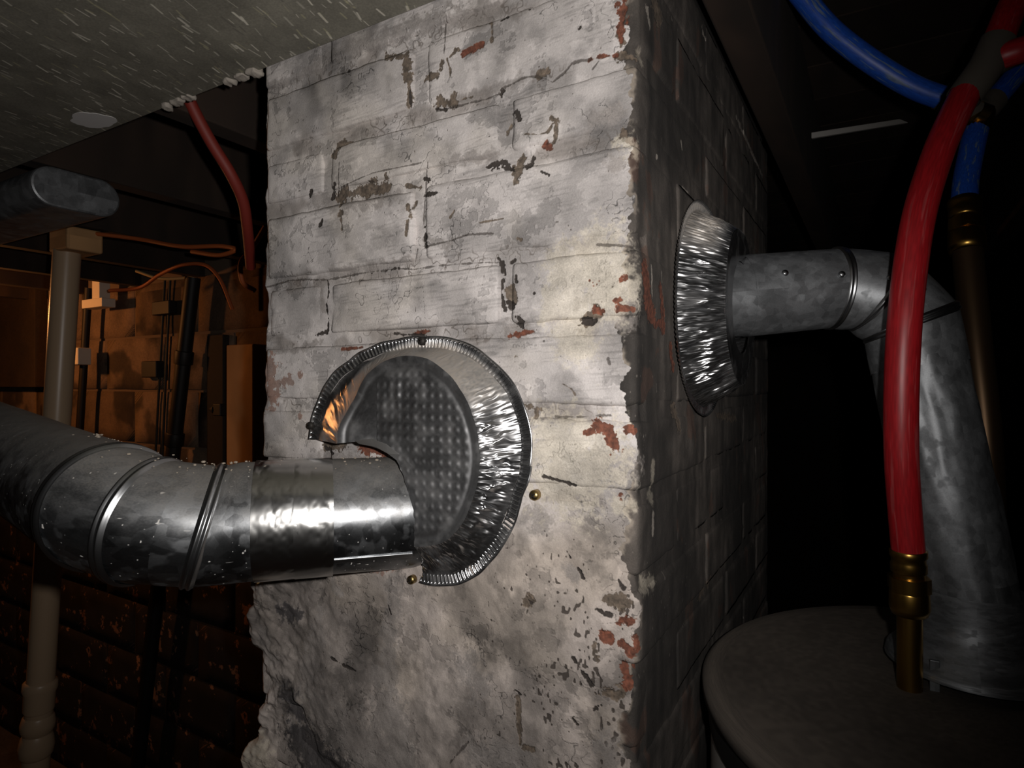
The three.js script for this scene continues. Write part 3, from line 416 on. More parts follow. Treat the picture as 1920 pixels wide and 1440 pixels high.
  for (let k = 0; k < 150; k++) {
    const t = r(), s = t < 0.55 ? mix(-0.05, s1, r()) : 0, a = (r() - 0.5) * 1.0; let c, nn; if (t < 0.55) { c = along(s); nn = n; } else { const q = r(); c = J1.clone().lerp(J3, q); if (r() > 0.5) c = J3.clone().addScaledVector(T, r() * 0.1); nn = N2; }
    const ee = new THREE.Vector3().crossVectors(nn, UP).normalize(), uu = new THREE.Vector3().crossVectors(ee, nn).normalize(), rr = 0.0004 + r() * r() * 0.0016, g = new THREE.IcosahedronGeometry(rr, 0); g.scale(1 + r() * 0.6, 0.7, 1 + r() * 0.5); g.rotateY(r() * 6);
    const p = c.clone().addScaledVector(uu, Math.cos(a) * (R + 0.0006)).addScaledVector(ee, Math.sin(a) * (R + 0.0006)); g.translate(p.x, p.y, p.z); crumbs.push(g);
  }
  const cm = obj('plaster_crumbs', mergeGeometries(crumbs), std({ color: C(0xa89c8c), roughness: 1 }), pipe); cm.userData.kind = 'stuff'; cm.userData.label = 'pale plaster crumbs and dust';
  // small clot of old yellow glue at the tape's lower edge
  const gp = along(B1 - 0.001).addScaledVector(UP, -R - 0.001);
  obj('glue_clot', roughBox([gp.x, gp.y, gp.z], [0.008, 0.006, 0.006], [4, 4, 4], 0.0028, 0.002, 200, 3), std({ color: C(0xb08f5a), roughness: 0.8 }), pipe);
}

// ---------------------------------------------------------------- foil pie pans used as collars
const foilTex = (dustTop) => {
  const N = 512, col = new Uint8Array(N * N * 4), rm = new Uint8Array(N * N * 4);
  for (let j = 0; j < N; j++) for (let i = 0; i < N; i++) {
    const u = i / N, v = j / N, x = (u - 0.5) * 0.34, y = (v - 0.5) * 0.34, rr = Math.hypot(x, y), big = fbm(u * 14, v * 14, 4), fine = n2(u * 300, v * 300);
    let k = 0.92 + (big - 0.5) * 0.1, R = 205 * k, G = 206 * k, B = 208 * k, rough = 0.22 + (big - 0.5) * 0.08, met = 1;
    const ang = Math.atan2(y, x), up = sstep(0.35, 0.75, Math.sin(ang)) * sstep(0.078, 0.09, rr) * sstep(0.112, 0.104, rr - 0.004 * Math.abs(x) * 8), ds = dustTop ? clamp(up * (0.55 + 0.5 * big + (fine - 0.5) * 0.5), 0, 1) * 0.85 : 0;
    const dd = 0.03 + sstep(0.5, 0.8, fbm(u * 22 + 9, v * 22, 4)) * 0.09 + (fine - 0.5) * 0.03; const s = Math.max(ds, dd);
    R = mix(R, 158, s); G = mix(G, 149, s); B = mix(B, 138, s); met *= 1 - s * 0.8; rough = mix(rough, 0.75, s);
    const o = (j * N + i) * 4; col[o] = clamp(R, 0, 255); col[o + 1] = clamp(G, 0, 255); col[o + 2] = clamp(B, 0, 255); col[o + 3] = 255; rm[o + 1] = clamp(rough, 0, 1) * 255; rm[o + 2] = met * 255; rm[o + 3] = 255;
  }
  const t = dataTex(N, N, rm, false, true); return { map: dataTex(N, N, col, true, true), roughnessMap: t, metalnessMap: t };
};
M.foilBase = std({ ...foilTex(false), roughness: 1.75, metalness: 1, side: THREE.DoubleSide });
M.foil = std({ ...foilTex(true), roughness: 1, metalness: 1, side: THREE.DoubleSide });
const angLerp = (T, deg) => { const n = T.length; for (let i = 0; i < n; i++) { const a = T[i], b = T[(i + 1) % n]; let a0 = a[0], b0 = b[0] < a0 ? b[0] + 360 : b[0], d = deg < a0 ? deg + 360 : deg; if (d >= a0 && d <= b0) return mix(a[1], b[1], sstep(0, 1, (d - a0) / (b0 - a0 || 1)) * 0.5 + 0.5 * (d - a0) / (b0 - a0 || 1)); } return T[0][1]; };
function inside(p, poly) { let c = false; for (let i = 0, j = poly.length - 1; i < poly.length; j = i++) { const [xi, yi] = poly[i], [xj, yj] = poly[j]; if (yi > p[1] !== yj > p[1] && p[0] < ((xj - xi) * (p[1] - yi)) / (yj - yi) + xi) c = !c; } return c; }
function nearest(p, poly) { let best = 1e9, q = p; for (let i = 0; i < poly.length; i++) { const a = poly[i], b = poly[(i + 1) % poly.length], dx = b[0] - a[0], dy = b[1] - a[1], t = clamp(((p[0] - a[0]) * dx + (p[1] - a[1]) * dy) / (dx * dx + dy * dy), 0, 1), X = a[0] + t * dx, Y = a[1] + t * dy, d = Math.hypot(p[0] - X, p[1] - Y); if (d < best) { best = d; q = [X, Y]; } } return q; }
// one zone of the pan in polar rows; shape(theta, t) returns [x, y, height]; triangles inside the cut-out are dropped and their edge pulled onto the cut line
function panZone(nA, nR, shape, cut) {
  const pos = [], uv = [], keep = [], idx = [];
  for (let j = 0; j <= nR; j++) for (let i = 0; i <= nA; i++) { const p = shape((i % nA) / nA * Math.PI * 2, j / nR); pos.push(p); keep.push(!(cut && inside(p, cut))); }
  const W = nA + 1, tri = (a, b, c) => { const k = keep[a] + keep[b] + keep[c]; if (k === 3) idx.push(a, b, c); else if (k > 0) { for (const q of [a, b, c]) if (!keep[q] && !pos[q].s) { const s = nearest(pos[q], cut); if (Math.hypot(s[0] - pos[q][0], s[1] - pos[q][1]) < 0.006) { pos[q][0] = s[0]; pos[q][1] = s[1]; } pos[q].s = true; } idx.push(a, b, c); } };
  for (let j = 0; j < nR; j++) for (let i = 0; i < nA; i++) { const a = j * W + i, b = a + W; tri(a, a + 1, b); tri(b, a + 1, b + 1); }
  const g = new THREE.BufferGeometry(), fl = []; for (const p of pos) { fl.push(p[0], p[1], p[2]); uv.push(p[0] / 0.34 + 0.5, p[1] / 0.34 + 0.5); }
  g.setAttribute('position', new THREE.Float32BufferAttribute(fl, 3)); g.setAttribute('uv', new THREE.Float32BufferAttribute(uv, 2)); g.setIndex(idx); g.computeVertexNormals(); return g;
}
function pieScrew(parent, x, y, z, mat, r = 0.0042) {
  const s = obj('screw', lathe([[0, -0.004], [r, -0.004], [r, 0], [r * 0.85, r * 0.3], [r * 0.45, r * 0.52], [0, r * 0.58]], new THREE.Vector3(x, y, z), new THREE.Vector3(0, 0, 1), 20), mat, parent);
  const c1 = new THREE.BoxGeometry(r * 1.1, r * 0.24, r * 0.4), c2 = new THREE.BoxGeometry(r * 0.24, r * 1.1, r * 0.4), c = mergeGeometries([c1, c2]); c.rotateZ(0.5); c.translate(x, y, z + r * 0.42);
  obj('cross_slot', c, M.screwDark, s); return s;
}
const flute = (x) => Math.tanh(2.4 * Math.sin(x));
{
  const RIM = [[3.1, 0.1179], [12.7, 0.1202], [23.7, 0.1213], [34.5, 0.122], [45.3, 0.12], [58.4, 0.1188], [72, 0.1165], [87.3, 0.114], [103.4, 0.1163], [119.8, 0.1234], [133.2, 0.1319], [147, 0.142], [158.4, 0.1493], [168.9, 0.1529], [178, 0.1552], [215, 0.15], [263, 0.118], [269.5, 0.1187], [278.6, 0.1194], [290.4, 0.1201], [301.6, 0.1188], [313, 0.1157], [322.8, 0.1142], [333.9, 0.1125], [346.1, 0.1122], [354.1, 0.1158]];
  const DISC = [[10.9, 0.0805], [26.8, 0.0831], [43.5, 0.0871], [59.4, 0.091], [76.1, 0.0946], [91, 0.0948], [106.9, 0.094], [120.9, 0.0923], [141.7, 0.0845], [155.3, 0.081], [169.4, 0.077], [215, 0.077], [250, 0.077], [287.1, 0.0785], [302.5, 0.0807], [319.2, 0.0798], [336.9, 0.0777], [354.6, 0.0783]];
  const CX = -0.2073, CY = -0.0691;
  const cut = [[-0.3799, -0.0596], [-0.2871, -0.0572], [-0.2624, -0.0545], [-0.2453, -0.0598], [-0.2209, -0.066], [-0.2107, -0.0835], [-0.2032, -0.1049], [-0.1994, -0.1362], [-0.1994, -0.1605], [-0.2057, -0.1737], [-0.2107, -0.1843], [-0.2158, -0.2273], [-0.4106, -0.2432], [-0.4106, -0.062]].map(([x, y]) => [x - CX, y - CY]);
  const torn = [[0.105, -0.021], [0.114, -0.014], [0.124, -0.016], [0.13, -0.04], [0.12, -0.07], [0.1035, -0.056], [0.1015, -0.036]];
  const pan = thing('foil_pie_pan', 'torn foil pie pan with dimpled base screwed around the vent on the chimney front', 'pie pan', [CX, EYE + CY, 0.0015]);
  const deg = (t) => ((t * 180) / Math.PI + 360) % 360, HD = 0.0265, xc = -0.036;
  const wrinkleZone = (d) => 0.25 + 0.75 * sstep(60, 20, Math.abs(((d - 315 + 540) % 360) - 180) - 40);
  obj('base', panZone(700, 150, (t, s) => {
    const d = deg(t), R = angLerp(DISC, d), r = R * s, x = r * Math.cos(t), y = r * Math.sin(t); let h = HD;
    h += 0.00095 * (0.5 + 0.5 * Math.cos((2 * Math.PI * x) / 0.0092)) * (0.5 + 0.5 * Math.cos((2 * Math.PI * y) / 0.0098)) * sstep(0.9, 0.78, s) * (x > xc ? 1 : 0.1);
    const gr = (s - 0.9) / 0.035; h -= 0.0011 * Math.exp(-gr * gr); h += (fbm(x * 16 + 3, y * 16, 2) - 0.5) * 0.002;
    if (x < xc) h += (xc - x) * 0.30 * sstep(0.06, 0.02, y); const dn = (x + 0.010) / 0.004, dm = (y - 0.062) / 0.012; h += 0.0012 * Math.exp(-dn * dn - dm * dm);
    return [x, y, h];
  }, cut), M.foilBase, pan);
  obj('side_wall', panZone(1500, 30, (t, s) => {
    const d = deg(t), R0 = angLerp(DISC, d), R1 = angLerp(RIM, d) - 0.0115, r = mix(R0, R1, s), x = r * Math.cos(t), y = r * Math.sin(t), w = wrinkleZone(d);
    let h = mix(HD, 0.0035, s ** 0.9) + (fbm(x * 16 + 3, y * 16, 2) - 0.5) * 0.002 * (1 - s); if (R0 * Math.cos(t) < xc) h += (xc - R0 * Math.cos(t)) * 0.30 * sstep(0.06, 0.02, y) * (1 - s);
    const a = d * 0.36, rid = 1 - Math.abs(2 * n2(a + fbm(a * 0.7, s * 3, 2) * 1.6, s * 1.6 + 4) - 1); h += w * (rid - 0.5) * 0.0042 * Math.sin(Math.PI * clamp(s * 1.1, 0, 1)) + w * (n2(a * 2.6, s * 4) - 0.5) * 0.0011;
    return [x, y, h];
  }, cut), M.foil, pan);
  obj('rim_flange', panZone(1900, 14, (t, s) => {
    const d = deg(t), R1 = angLerp(RIM, d), r = R1 - 0.0115 + 0.0115 * s, x = r * Math.cos(t), y = r * Math.sin(t), amp = 0.00075 * sstep(0, 0.2, s) * sstep(0.86, 0.7, s);
    let h = 0.0035 + amp * flute(t * 168 + 1.5 * n2(d * 0.3, 2)) + 0.0022 * sstep(0.8, 0.92, s) - 0.0014 * sstep(0.94, 1, s) + (n2(d * 0.12, 7) - 0.5) * 0.003;
    return [x, y, h];
  }, cut), M.foil, pan);
  { // strip of foil torn loose along the cut and bent up
    const a = [[-0.2619, -0.0532], [-0.2367, -0.0498], [-0.2235, -0.0543], [-0.2115, -0.0638]], b = [[-0.2584, -0.0562], [-0.2402, -0.0585], [-0.2267, -0.0637], [-0.2161, -0.0691]], za = [0.036, 0.04, 0.036, 0.031], zb = [0.034, 0.031, 0.03, 0.03], q = [], ix = [];
    for (let i = 0; i < 4; i++) { for (const dz of [0, 0.0006]) { q.push(a[i][0] - CX, a[i][1] - CY, za[i] + dz, b[i][0] - CX, b[i][1] - CY, zb[i] + dz); } }
    for (let i = 0; i < 3; i++) { const p = i * 4, n = p + 4; ix.push(p, p + 1, n, n, p + 1, n + 1, p + 2, n + 2, p + 3, n + 2, n + 3, p + 3, p, n, p + 2, n, n + 2, p + 2, p + 1, p + 3, n + 1, n + 1, p + 3, n + 3); }
    let g = new THREE.BufferGeometry(); g.setAttribute('position', new THREE.Float32BufferAttribute(q, 3)); g.setIndex(ix); g = g.toNonIndexed(); g.computeVertexNormals(); obj('torn_flap', g, std({ color: C(0xc8c8c8), roughness: 0.35, metalness: 0.9, side: THREE.DoubleSide }), pan);
  }
  pieScrew(pan, [-0.2067, 0.0404][0] - CX, [-0.2067, 0.0404][1] - CY, 0.0065, M.screwDark);
  pieScrew(pan, [-0.3568, -0.0439][0] - CX, [-0.3568, -0.0439][1] - CY, 0.0065, M.screwDark);
  pieScrew(pan, [-0.219, -0.1851][0] - CX, [-0.219, -0.1851][1] - CY, 0.0065, M.screw);
  const ws = thing('screw', 'loose brass screw in the whitewashed bricks beside the torn pan rim', 'screw', [[-0.0898, -0.0943][0], EYE + [-0.0898, -0.0943][1], 0.002]);
  const head = obj('screw_head', lathe([[0, -0.006], [0.0046, -0.006], [0.0046, 0], [0.0038, 0.0014], [0.002, 0.0024], [0, 0.0026]], new THREE.Vector3(), new THREE.Vector3(0, 0, 1), 20), M.screw, ws);
  const sl = mergeGeometries([new THREE.BoxGeometry(0.005, 0.0011, 0.002), new THREE.BoxGeometry(0.0011, 0.005, 0.002)]); sl.rotateZ(0.8); sl.translate(0, 0, 0.0022); obj('cross_slot', sl, M.screwDark, ws);
}
{ // second pan on the dark side of the chimney, deeper, wrinkled all round
  const pan = thing('foil_pie_pan', 'crinkled foil pie pan around the vent on the dark side of the chimney', 'pie pan', [0.0015, EYE + 0.077, -0.192]);
  const R0 = 0.078, R1 = 0.1, HD = 0.041, mk = (nA, nR, fn) => { const g = panZone(nA, nR, fn, null); g.rotateY(Math.PI / 2); return g; };
  obj('base', mk(200, 12, (t, s) => { const r = mix(0.046, R0, s), gr = (s - 0.85) / 0.08; return [r * Math.cos(t), r * Math.sin(t), HD - 0.0012 * Math.exp(-gr * gr)]; }), M.foil, pan);
  obj('side_wall', mk(1300, 26, (t, s) => { const d = (t * 180) / Math.PI, r = mix(R0, R1, s), a = d * 0.55, rid = 1 - Math.abs(2 * n2(a + fbm(a * 0.8, s * 3, 2) * 1.4, s * 1.5 + 9) - 1);
    const wob = 0.004 * (fbm(Math.cos(t) * 2 + 4, Math.sin(t) * 2, 2) - 0.5), h = mix(HD, 0.0035, s); const dd = (rid - 0.5) * 0.0036 * Math.sin(Math.PI * s) + (n2(a * 2.5, s * 4) - 0.5) * 0.0012; return [(r + dd * 0.8 + wob) * Math.cos(t), (r + dd * 0.8 + wob) * Math.sin(t), h + dd * 0.5]; }), M.foil, pan);
  obj('rim_flange', mk(1500, 10, (t, s) => { const r = R1 + 0.011 * s + 0.004 * (fbm(Math.cos(t) * 2 + 4, Math.sin(t) * 2, 2) - 0.5); return [r * Math.cos(t), r * Math.sin(t), 0.0035 + 0.0007 * sstep(0, 0.2, s) * sstep(0.9, 0.7, s) * flute(t * 150) + 0.002 * sstep(0.8, 0.95, s)]; }), M.foil, pan);
}

// ---------------------------------------------------------------- vent pipe from the water heater into the chimney side
{
  const R = 0.0425, ref = V([0.509, 0, 0.8607]).normalize();
  const q0 = V([-0.0358, 1.7375, -0.1938]), q1 = V([0.1192, 1.7526, -0.2854]), q2 = V([0.1587, 1.7467, -0.2937]), q3 = V([0.189, 1.7126, -0.2942]), q4 = V([0.2383, 1.425, -0.2803]);
  const n0 = q1.clone().sub(q0).normalize(), n4 = q4.clone().sub(q3).normalize(), slerp = (t) => n0.clone().lerp(n4, t).normalize();
  const pipe = thing('vent_pipe', 'galvanised vent pipe with gored elbow rising from the water heater to the chimney side', 'pipe', [0, 0, 0]);
  const r1 = { c: q1, n: slerp(0.14), r: R }, r2 = { c: q2, n: slerp(0.42), r: R * 1.05 }, r3 = { c: q3, n: slerp(0.8), r: R * 1.04 };
  const dent = (a, v) => (fbm(a * 1.6 + 9, v * 9, 2) - 0.5) * 0.0016;
  const mid = q0.clone().lerp(q1, 0.52);
  obj('straight_pipe', loft([{ c: q0, n: n0, r: R }, { c: mid, n: n0, r: R }], ref, { sub: 14, disp: dent }), M.galvPlain, pipe);
  obj('collar_sleeve', loft([{ c: mid.clone().addScaledVector(n0, -0.012), n: n0, r: R + 0.0012 }, r1], ref, { sub: 10, disp: dent, v0: 0.4 }), M.galvPlain, pipe);
  obj('elbow_gore', loft([r1, r2], ref, { sub: 5, v0: 0.2 }), M.galvPlain, pipe);
  obj('elbow_gore', loft([r2, r3], ref, { sub: 5, v0: 0.55 }), M.galvPlain, pipe);
  const q35 = q3.clone().lerp(q4, 0.16);
  obj('elbow_gore', loft([r3, { c: q35, n: n4, r: R * 1.02 }], ref, { sub: 5, v0: 0.8 }), M.galvPlain, pipe);
  obj('drop_pipe', loft([{ c: q3.clone().lerp(q4, 0.13), n: n4, r: R * 1.0 }, { c: q4, n: n4, r: R * 1.0 }], ref, { sub: 30, v0: 0.1, disp: (a, v) => (fbm(a * 3 + 2, v * 24, 3) - 0.5) * 0.004 }), M.galvPlain, pipe);
  for (const r of [r1, r2, r3]) obj('bead', beadRing(r, ref, 0.004, 0.0017), M.bead, pipe);
  for (const [s, a] of [[0.62, 0.35], [0.93, 0.2], [1.2, 0.15], [1.5, 0.3]]) {   // sheet metal screws in the joints
    const c = s < 1 ? q0.clone().lerp(q1, s) : s < 1.4 ? q1.clone().lerp(q2, 0.75) : q2.clone().lerp(q3, 0.5), nn = s < 1 ? n0 : slerp(0.4), e1 = ref.clone().addScaledVector(nn, -ref.dot(nn)).normalize(), e2 = new THREE.Vector3().crossVectors(nn, e1), dir = e1.clone().multiplyScalar(Math.cos(a)).addScaledVector(e2, Math.sin(a) * (e2.y > 0 ? 1 : -1));
    obj('screw', lathe([[0, -0.002], [0.0034, -0.002], [0.0034, 0.001], [0.0022, 0.0022], [0, 0.0026]], c.addScaledVector(dir, R + 0.0015), dir, 14), M.bead, pipe);
  }
}

// ---------------------------------------------------------------- water heater
const HC = V([0.264, 1.367, -0.2212]), HR = 0.26, HT0 = HC.y;
{
  const h = thing('water_heater', 'tall cylindrical water heater with a dusty dark top beside the chimney', 'water heater', [HC.x, 0, HC.z]);
  const body = std({ color: C(0xb4b0aa), roughness: 0.45 }), topM = std({ roughness: 0.85, map: concreteTex });
  obj('tank_jacket', lathe([[0, 0.02], [HR - 0.012, 0.02], [HR - 0.008, 0.03], [HR - 0.008, HT0 - 0.05], [HR - 0.012, HT0 - 0.03]], new THREE.Vector3(), UP, 96), body, h);
  obj('base_ring', lathe([[HR - 0.02, 0], [HR - 0.002, 0], [HR - 0.002, 0.06], [HR - 0.008, 0.065]], new THREE.Vector3(), UP, 96), M.black, h);
  obj('top_band', lathe([[HR - 0.012, HT0 - 0.045], [HR - 0.006, HT0 - 0.045], [HR - 0.004, HT0 - 0.012], [HR - 0.01, HT0 - 0.008]], new THREE.Vector3(), UP, 96), M.black, h);
  obj('top_cover', lathe([[HR - 0.008, HT0 - 0.016], [HR, HT0 - 0.014], [HR, HT0 - 0.004], [HR - 0.006, HT0], [HR - 0.02, HT0 - 0.001], [0.1, HT0 + 0.002], [0, HT0 + 0.002]], new THREE.Vector3(), UP, 128), topM, h);
  const cv = V([0.2383, 1.4, -0.2803]);
  obj('draft_hood', lathe([[0.072, HT0 + 0.012], [0.07, HT0 + 0.02], [0.05, HT0 + 0.04], [0.044, HT0 + 0.062], [0.044, HT0 + 0.085]], new THREE.Vector3(cv.x - HC.x, 0, cv.z - HC.z), UP, 48), M.galvPlain, h);
  obj('nipple', lathe([[0.0105, HT0], [0.0105, EYE - 0.205]], new THREE.Vector3([0.1861, 1.438, -0.217][0] - HC.x, 0, [0.1861, 1.438, -0.217][2] - HC.z), UP, 20), M.brass, h);
  for (let k = 0; k < 3; k++) { const a = k * 2.09; obj('hood_leg', box(-0.004, 0.004, HT0, HT0 + 0.03, -0.002, 0.002, 0.0008).translate(cv.x - HC.x + 0.066 * Math.cos(a), 0, cv.z - HC.z + 0.066 * Math.sin(a)), M.galvPlain, h); }
  const sp = V([0.0022, 1.367, -0.1767]), dn = new THREE.Vector3(sp.x - HC.x, 0, sp.z - HC.z).normalize();
  obj('screw', lathe([[0, -0.003], [0.0034, -0.003], [0.0034, 0.001], [0.002, 0.0024], [0, 0.0028]], dn.clone().multiplyScalar(HR - 0.003).setY(HT0 - 0.022), dn, 14), M.bead, h);
}

// ---------------------------------------------------------------- red and blue water hoses, brass fittings
const scuff = (c, s, d) => makeTex(256, 512, (u, v, o) => { const a = sstep(0.62, 0.74, fbm(u * 9, v * 30, 4)) * d, k = 0.9 + 0.2 * n2(u * 60, v * 90); for (let i = 0; i < 3; i++) o[i] = clamp(mix(c[i], s[i], a) * k, 0, 255); });
M.red = std({ map: scuff([158, 26, 32], [170, 110, 104], 0.4), roughness: 0.42 });
M.blue = std({ map: scuff([34, 78, 170], [120, 128, 140], 0.75), roughness: 0.42 });
M.grime = std({ color: C(0x4c463e), roughness: 0.8 });
function brassFitting(name, label, a, b, r, parent) {
  const A = V(a), B = V(b), d = B.clone().sub(A), L = d.length(); d.normalize(); const f = thing(name, label, 'fitting');
  obj('crimp_sleeve', lathe([[r * 1.0, 0], [r * 1.14, 0.001], [r * 1.14, L * 0.1], [r * 1.04, L * 0.13], [r * 1.04, L * 0.2], [r * 1.1, L * 0.22], [r * 1.1, L * 0.34], [r * 0.95, L * 0.36]], A, d, 40), M.brass, f);
  obj('neck', lathe([[r * 0.96, L * 0.33], [r * 0.96, L * 0.62]], A, d, 32), M.brass, f);
  obj('hex_nut', hexNut(r * 1.32, L * 0.22, A.clone().addScaledVector(d, L * 0.42), d), M.brass, f);
  obj('union_nut', lathe([[r * 1.0, L * 0.62], [r * 1.2, L * 0.66], [r * 1.24, L * 0.9], [r * 1.1, L], [r * 0.7, L]], A, d, 40), M.brass, f); return f;
}
{
  const tee = [0.2545, 1.9696, -0.3132];
  tag(obj('red_hose', tube([[0.237, 1.9429, -0.3028], [0.2226, 1.9066, -0.2769], [0.2097, 1.8687, -0.2518], [0.1925, 1.801, -0.2126], [0.1828, 1.7261, -0.1917], [0.179, 1.6595, -0.1872], [0.1788, 1.5878, -0.1929], [0.182, 1.5331, -0.2064], [0.1848, 1.4957, -0.2138]], 0.0138, 140, 24), M.red), 'long red plastic water hose hanging down to the water heater', 'hose');
  tag(obj('red_hose', tube([[0.2628, 1.9899, -0.3181], [0.2761, 2.0272, -0.3318], [0.2958, 2.0736, -0.3492], [0.334, 2.1564, -0.4067]], 0.0138, 50, 20), M.red), 'red plastic hose rising from the grimy tee toward the joists', 'hose');
  tag(obj('red_hose', tube([[0.2638, 1.9745, -0.3129], [0.2837, 1.9775, -0.313], [0.3235, 2.0017, -0.354], [0.4246, 2.0907, -0.5299]], 0.0125, 50, 20), M.red), 'short red plastic branch hose leaving the grimy tee sideways', 'hose');
  const t = thing('hose_tee', 'grimy grey crimped tee joining the red hoses', 'fitting');
  obj('run_sleeve', tube([[0.2343, 1.9365, -0.3012], [0.2545, 1.9696, -0.3132], [0.2646, 1.9942, -0.3192]], 0.0158, 20, 24), M.grime, t); obj('branch_sleeve', tube([[0.2554, 1.9696, -0.3137], [0.2705, 1.9803, -0.325]], 0.0148, 8, 20), M.grime, t);
  brassFitting('brass_fitting', 'brass fitting where the red hose meets the water heater', [0.1848, 1.4977, -0.2138], [0.1861, 1.438, -0.217], 0.0135);
  tag(obj('blue_hose', tube([[0.0414, 2.1947, -0.373], [0.0762, 2.1422, -0.3936], [0.1112, 2.0923, -0.4085], [0.1629, 2.0417, -0.4275], [0.2023, 2.012, -0.4426], [0.2287, 1.9975, -0.4513]], 0.0132, 90, 22), M.blue), 'blue plastic water hose curving down from the joists', 'hose');
  tag(obj('blue_hose', tube([[0.2823, 1.9949, -0.483], [0.303, 2.0236, -0.4987], [0.3321, 2.0693, -0.5217], [0.3887, 2.161, -0.5784]], 0.0125, 50, 20), M.blue), 'scuffed blue hose rising behind the red branch hose', 'hose');
  tag(obj('blue_hose', tube([[0.2639, 1.9621, -0.4674], [0.2556, 1.9225, -0.4474], [0.2488, 1.8859, -0.426], [0.2454, 1.8554, -0.4065]], 0.0132, 50, 22), M.blue), 'short scuffed blue hose ending in a brass fitting above the iron pipe', 'hose');
  const b = thing('hose_tee', 'dark brass tee joining the three blue hoses', 'fitting');
  obj('run_sleeve', tube([[0.2254, 1.9988, -0.4493], [0.2464, 1.9875, -0.4594], [0.2697, 1.981, -0.4732], [0.2834, 1.9962, -0.4836]], 0.0142, 24, 22), M.grime, b); obj('branch_sleeve', tube([[0.2697, 1.981, -0.4732], [0.2627, 1.9552, -0.4655]], 0.0145, 8, 20), M.brass, b);
  obj('crimp_ring', tube([[0.2625, 1.9757, -0.455], [0.2713, 1.9719, -0.4602]], 0.0112, 6, 20), M.brass, b);
  brassFitting('brass_fitting', 'brass fitting between the blue hose and the dark iron pipe', [0.2454, 1.8579, -0.4065], [0.2454, 1.7942, -0.3775], 0.0145);
  const ip = thing('iron_pipe', 'dark iron pipe dropping from the brass fitting to the water heater', 'pipe');
  obj('pipe_length', tube([[0.2454, 1.7954, -0.3775], [0.2511, 1.6839, -0.3518], [0.2575, 1.5838, -0.3382], [0.26, 1.368, -0.3222]], 0.0145, 60, 22), std({ color: C(0x5a4632), roughness: 0.4, metalness: 0.8 }), ip);
  obj('coupling', lathe([[0.0145, 0], [0.019, 0.002], [0.019, 0.03], [0.0145, 0.032]], V([0.26, 1.368, -0.3222]), UP, 30), M.iron, ip);
  // pale batten on the far side and post behind the chimney
  const ba = V([0.0378, 2.108, -0.8007]), bb = V([0.2308, 2.2272, -1.1472]), L = ba.distanceTo(bb), bg = new RoundedBoxGeometry(0.012, 0.011, L, 1, 0.002), dz = bb.clone().sub(ba).normalize(), rx = new THREE.Vector3().crossVectors(UP, dz).normalize();
  bg.applyMatrix4(new THREE.Matrix4().makeBasis(rx, new THREE.Vector3().crossVectors(dz, rx), dz)); bg.translate((ba.x + bb.x) / 2, (ba.y + bb.y) / 2, (ba.z + bb.z) / 2);
  tag(obj('wooden_batten', boxUV(bg), std({ color: C(0xe2ded8), roughness: 0.9 })), 'thin pale batten in the dark beyond the blue hose', 'batten');
}

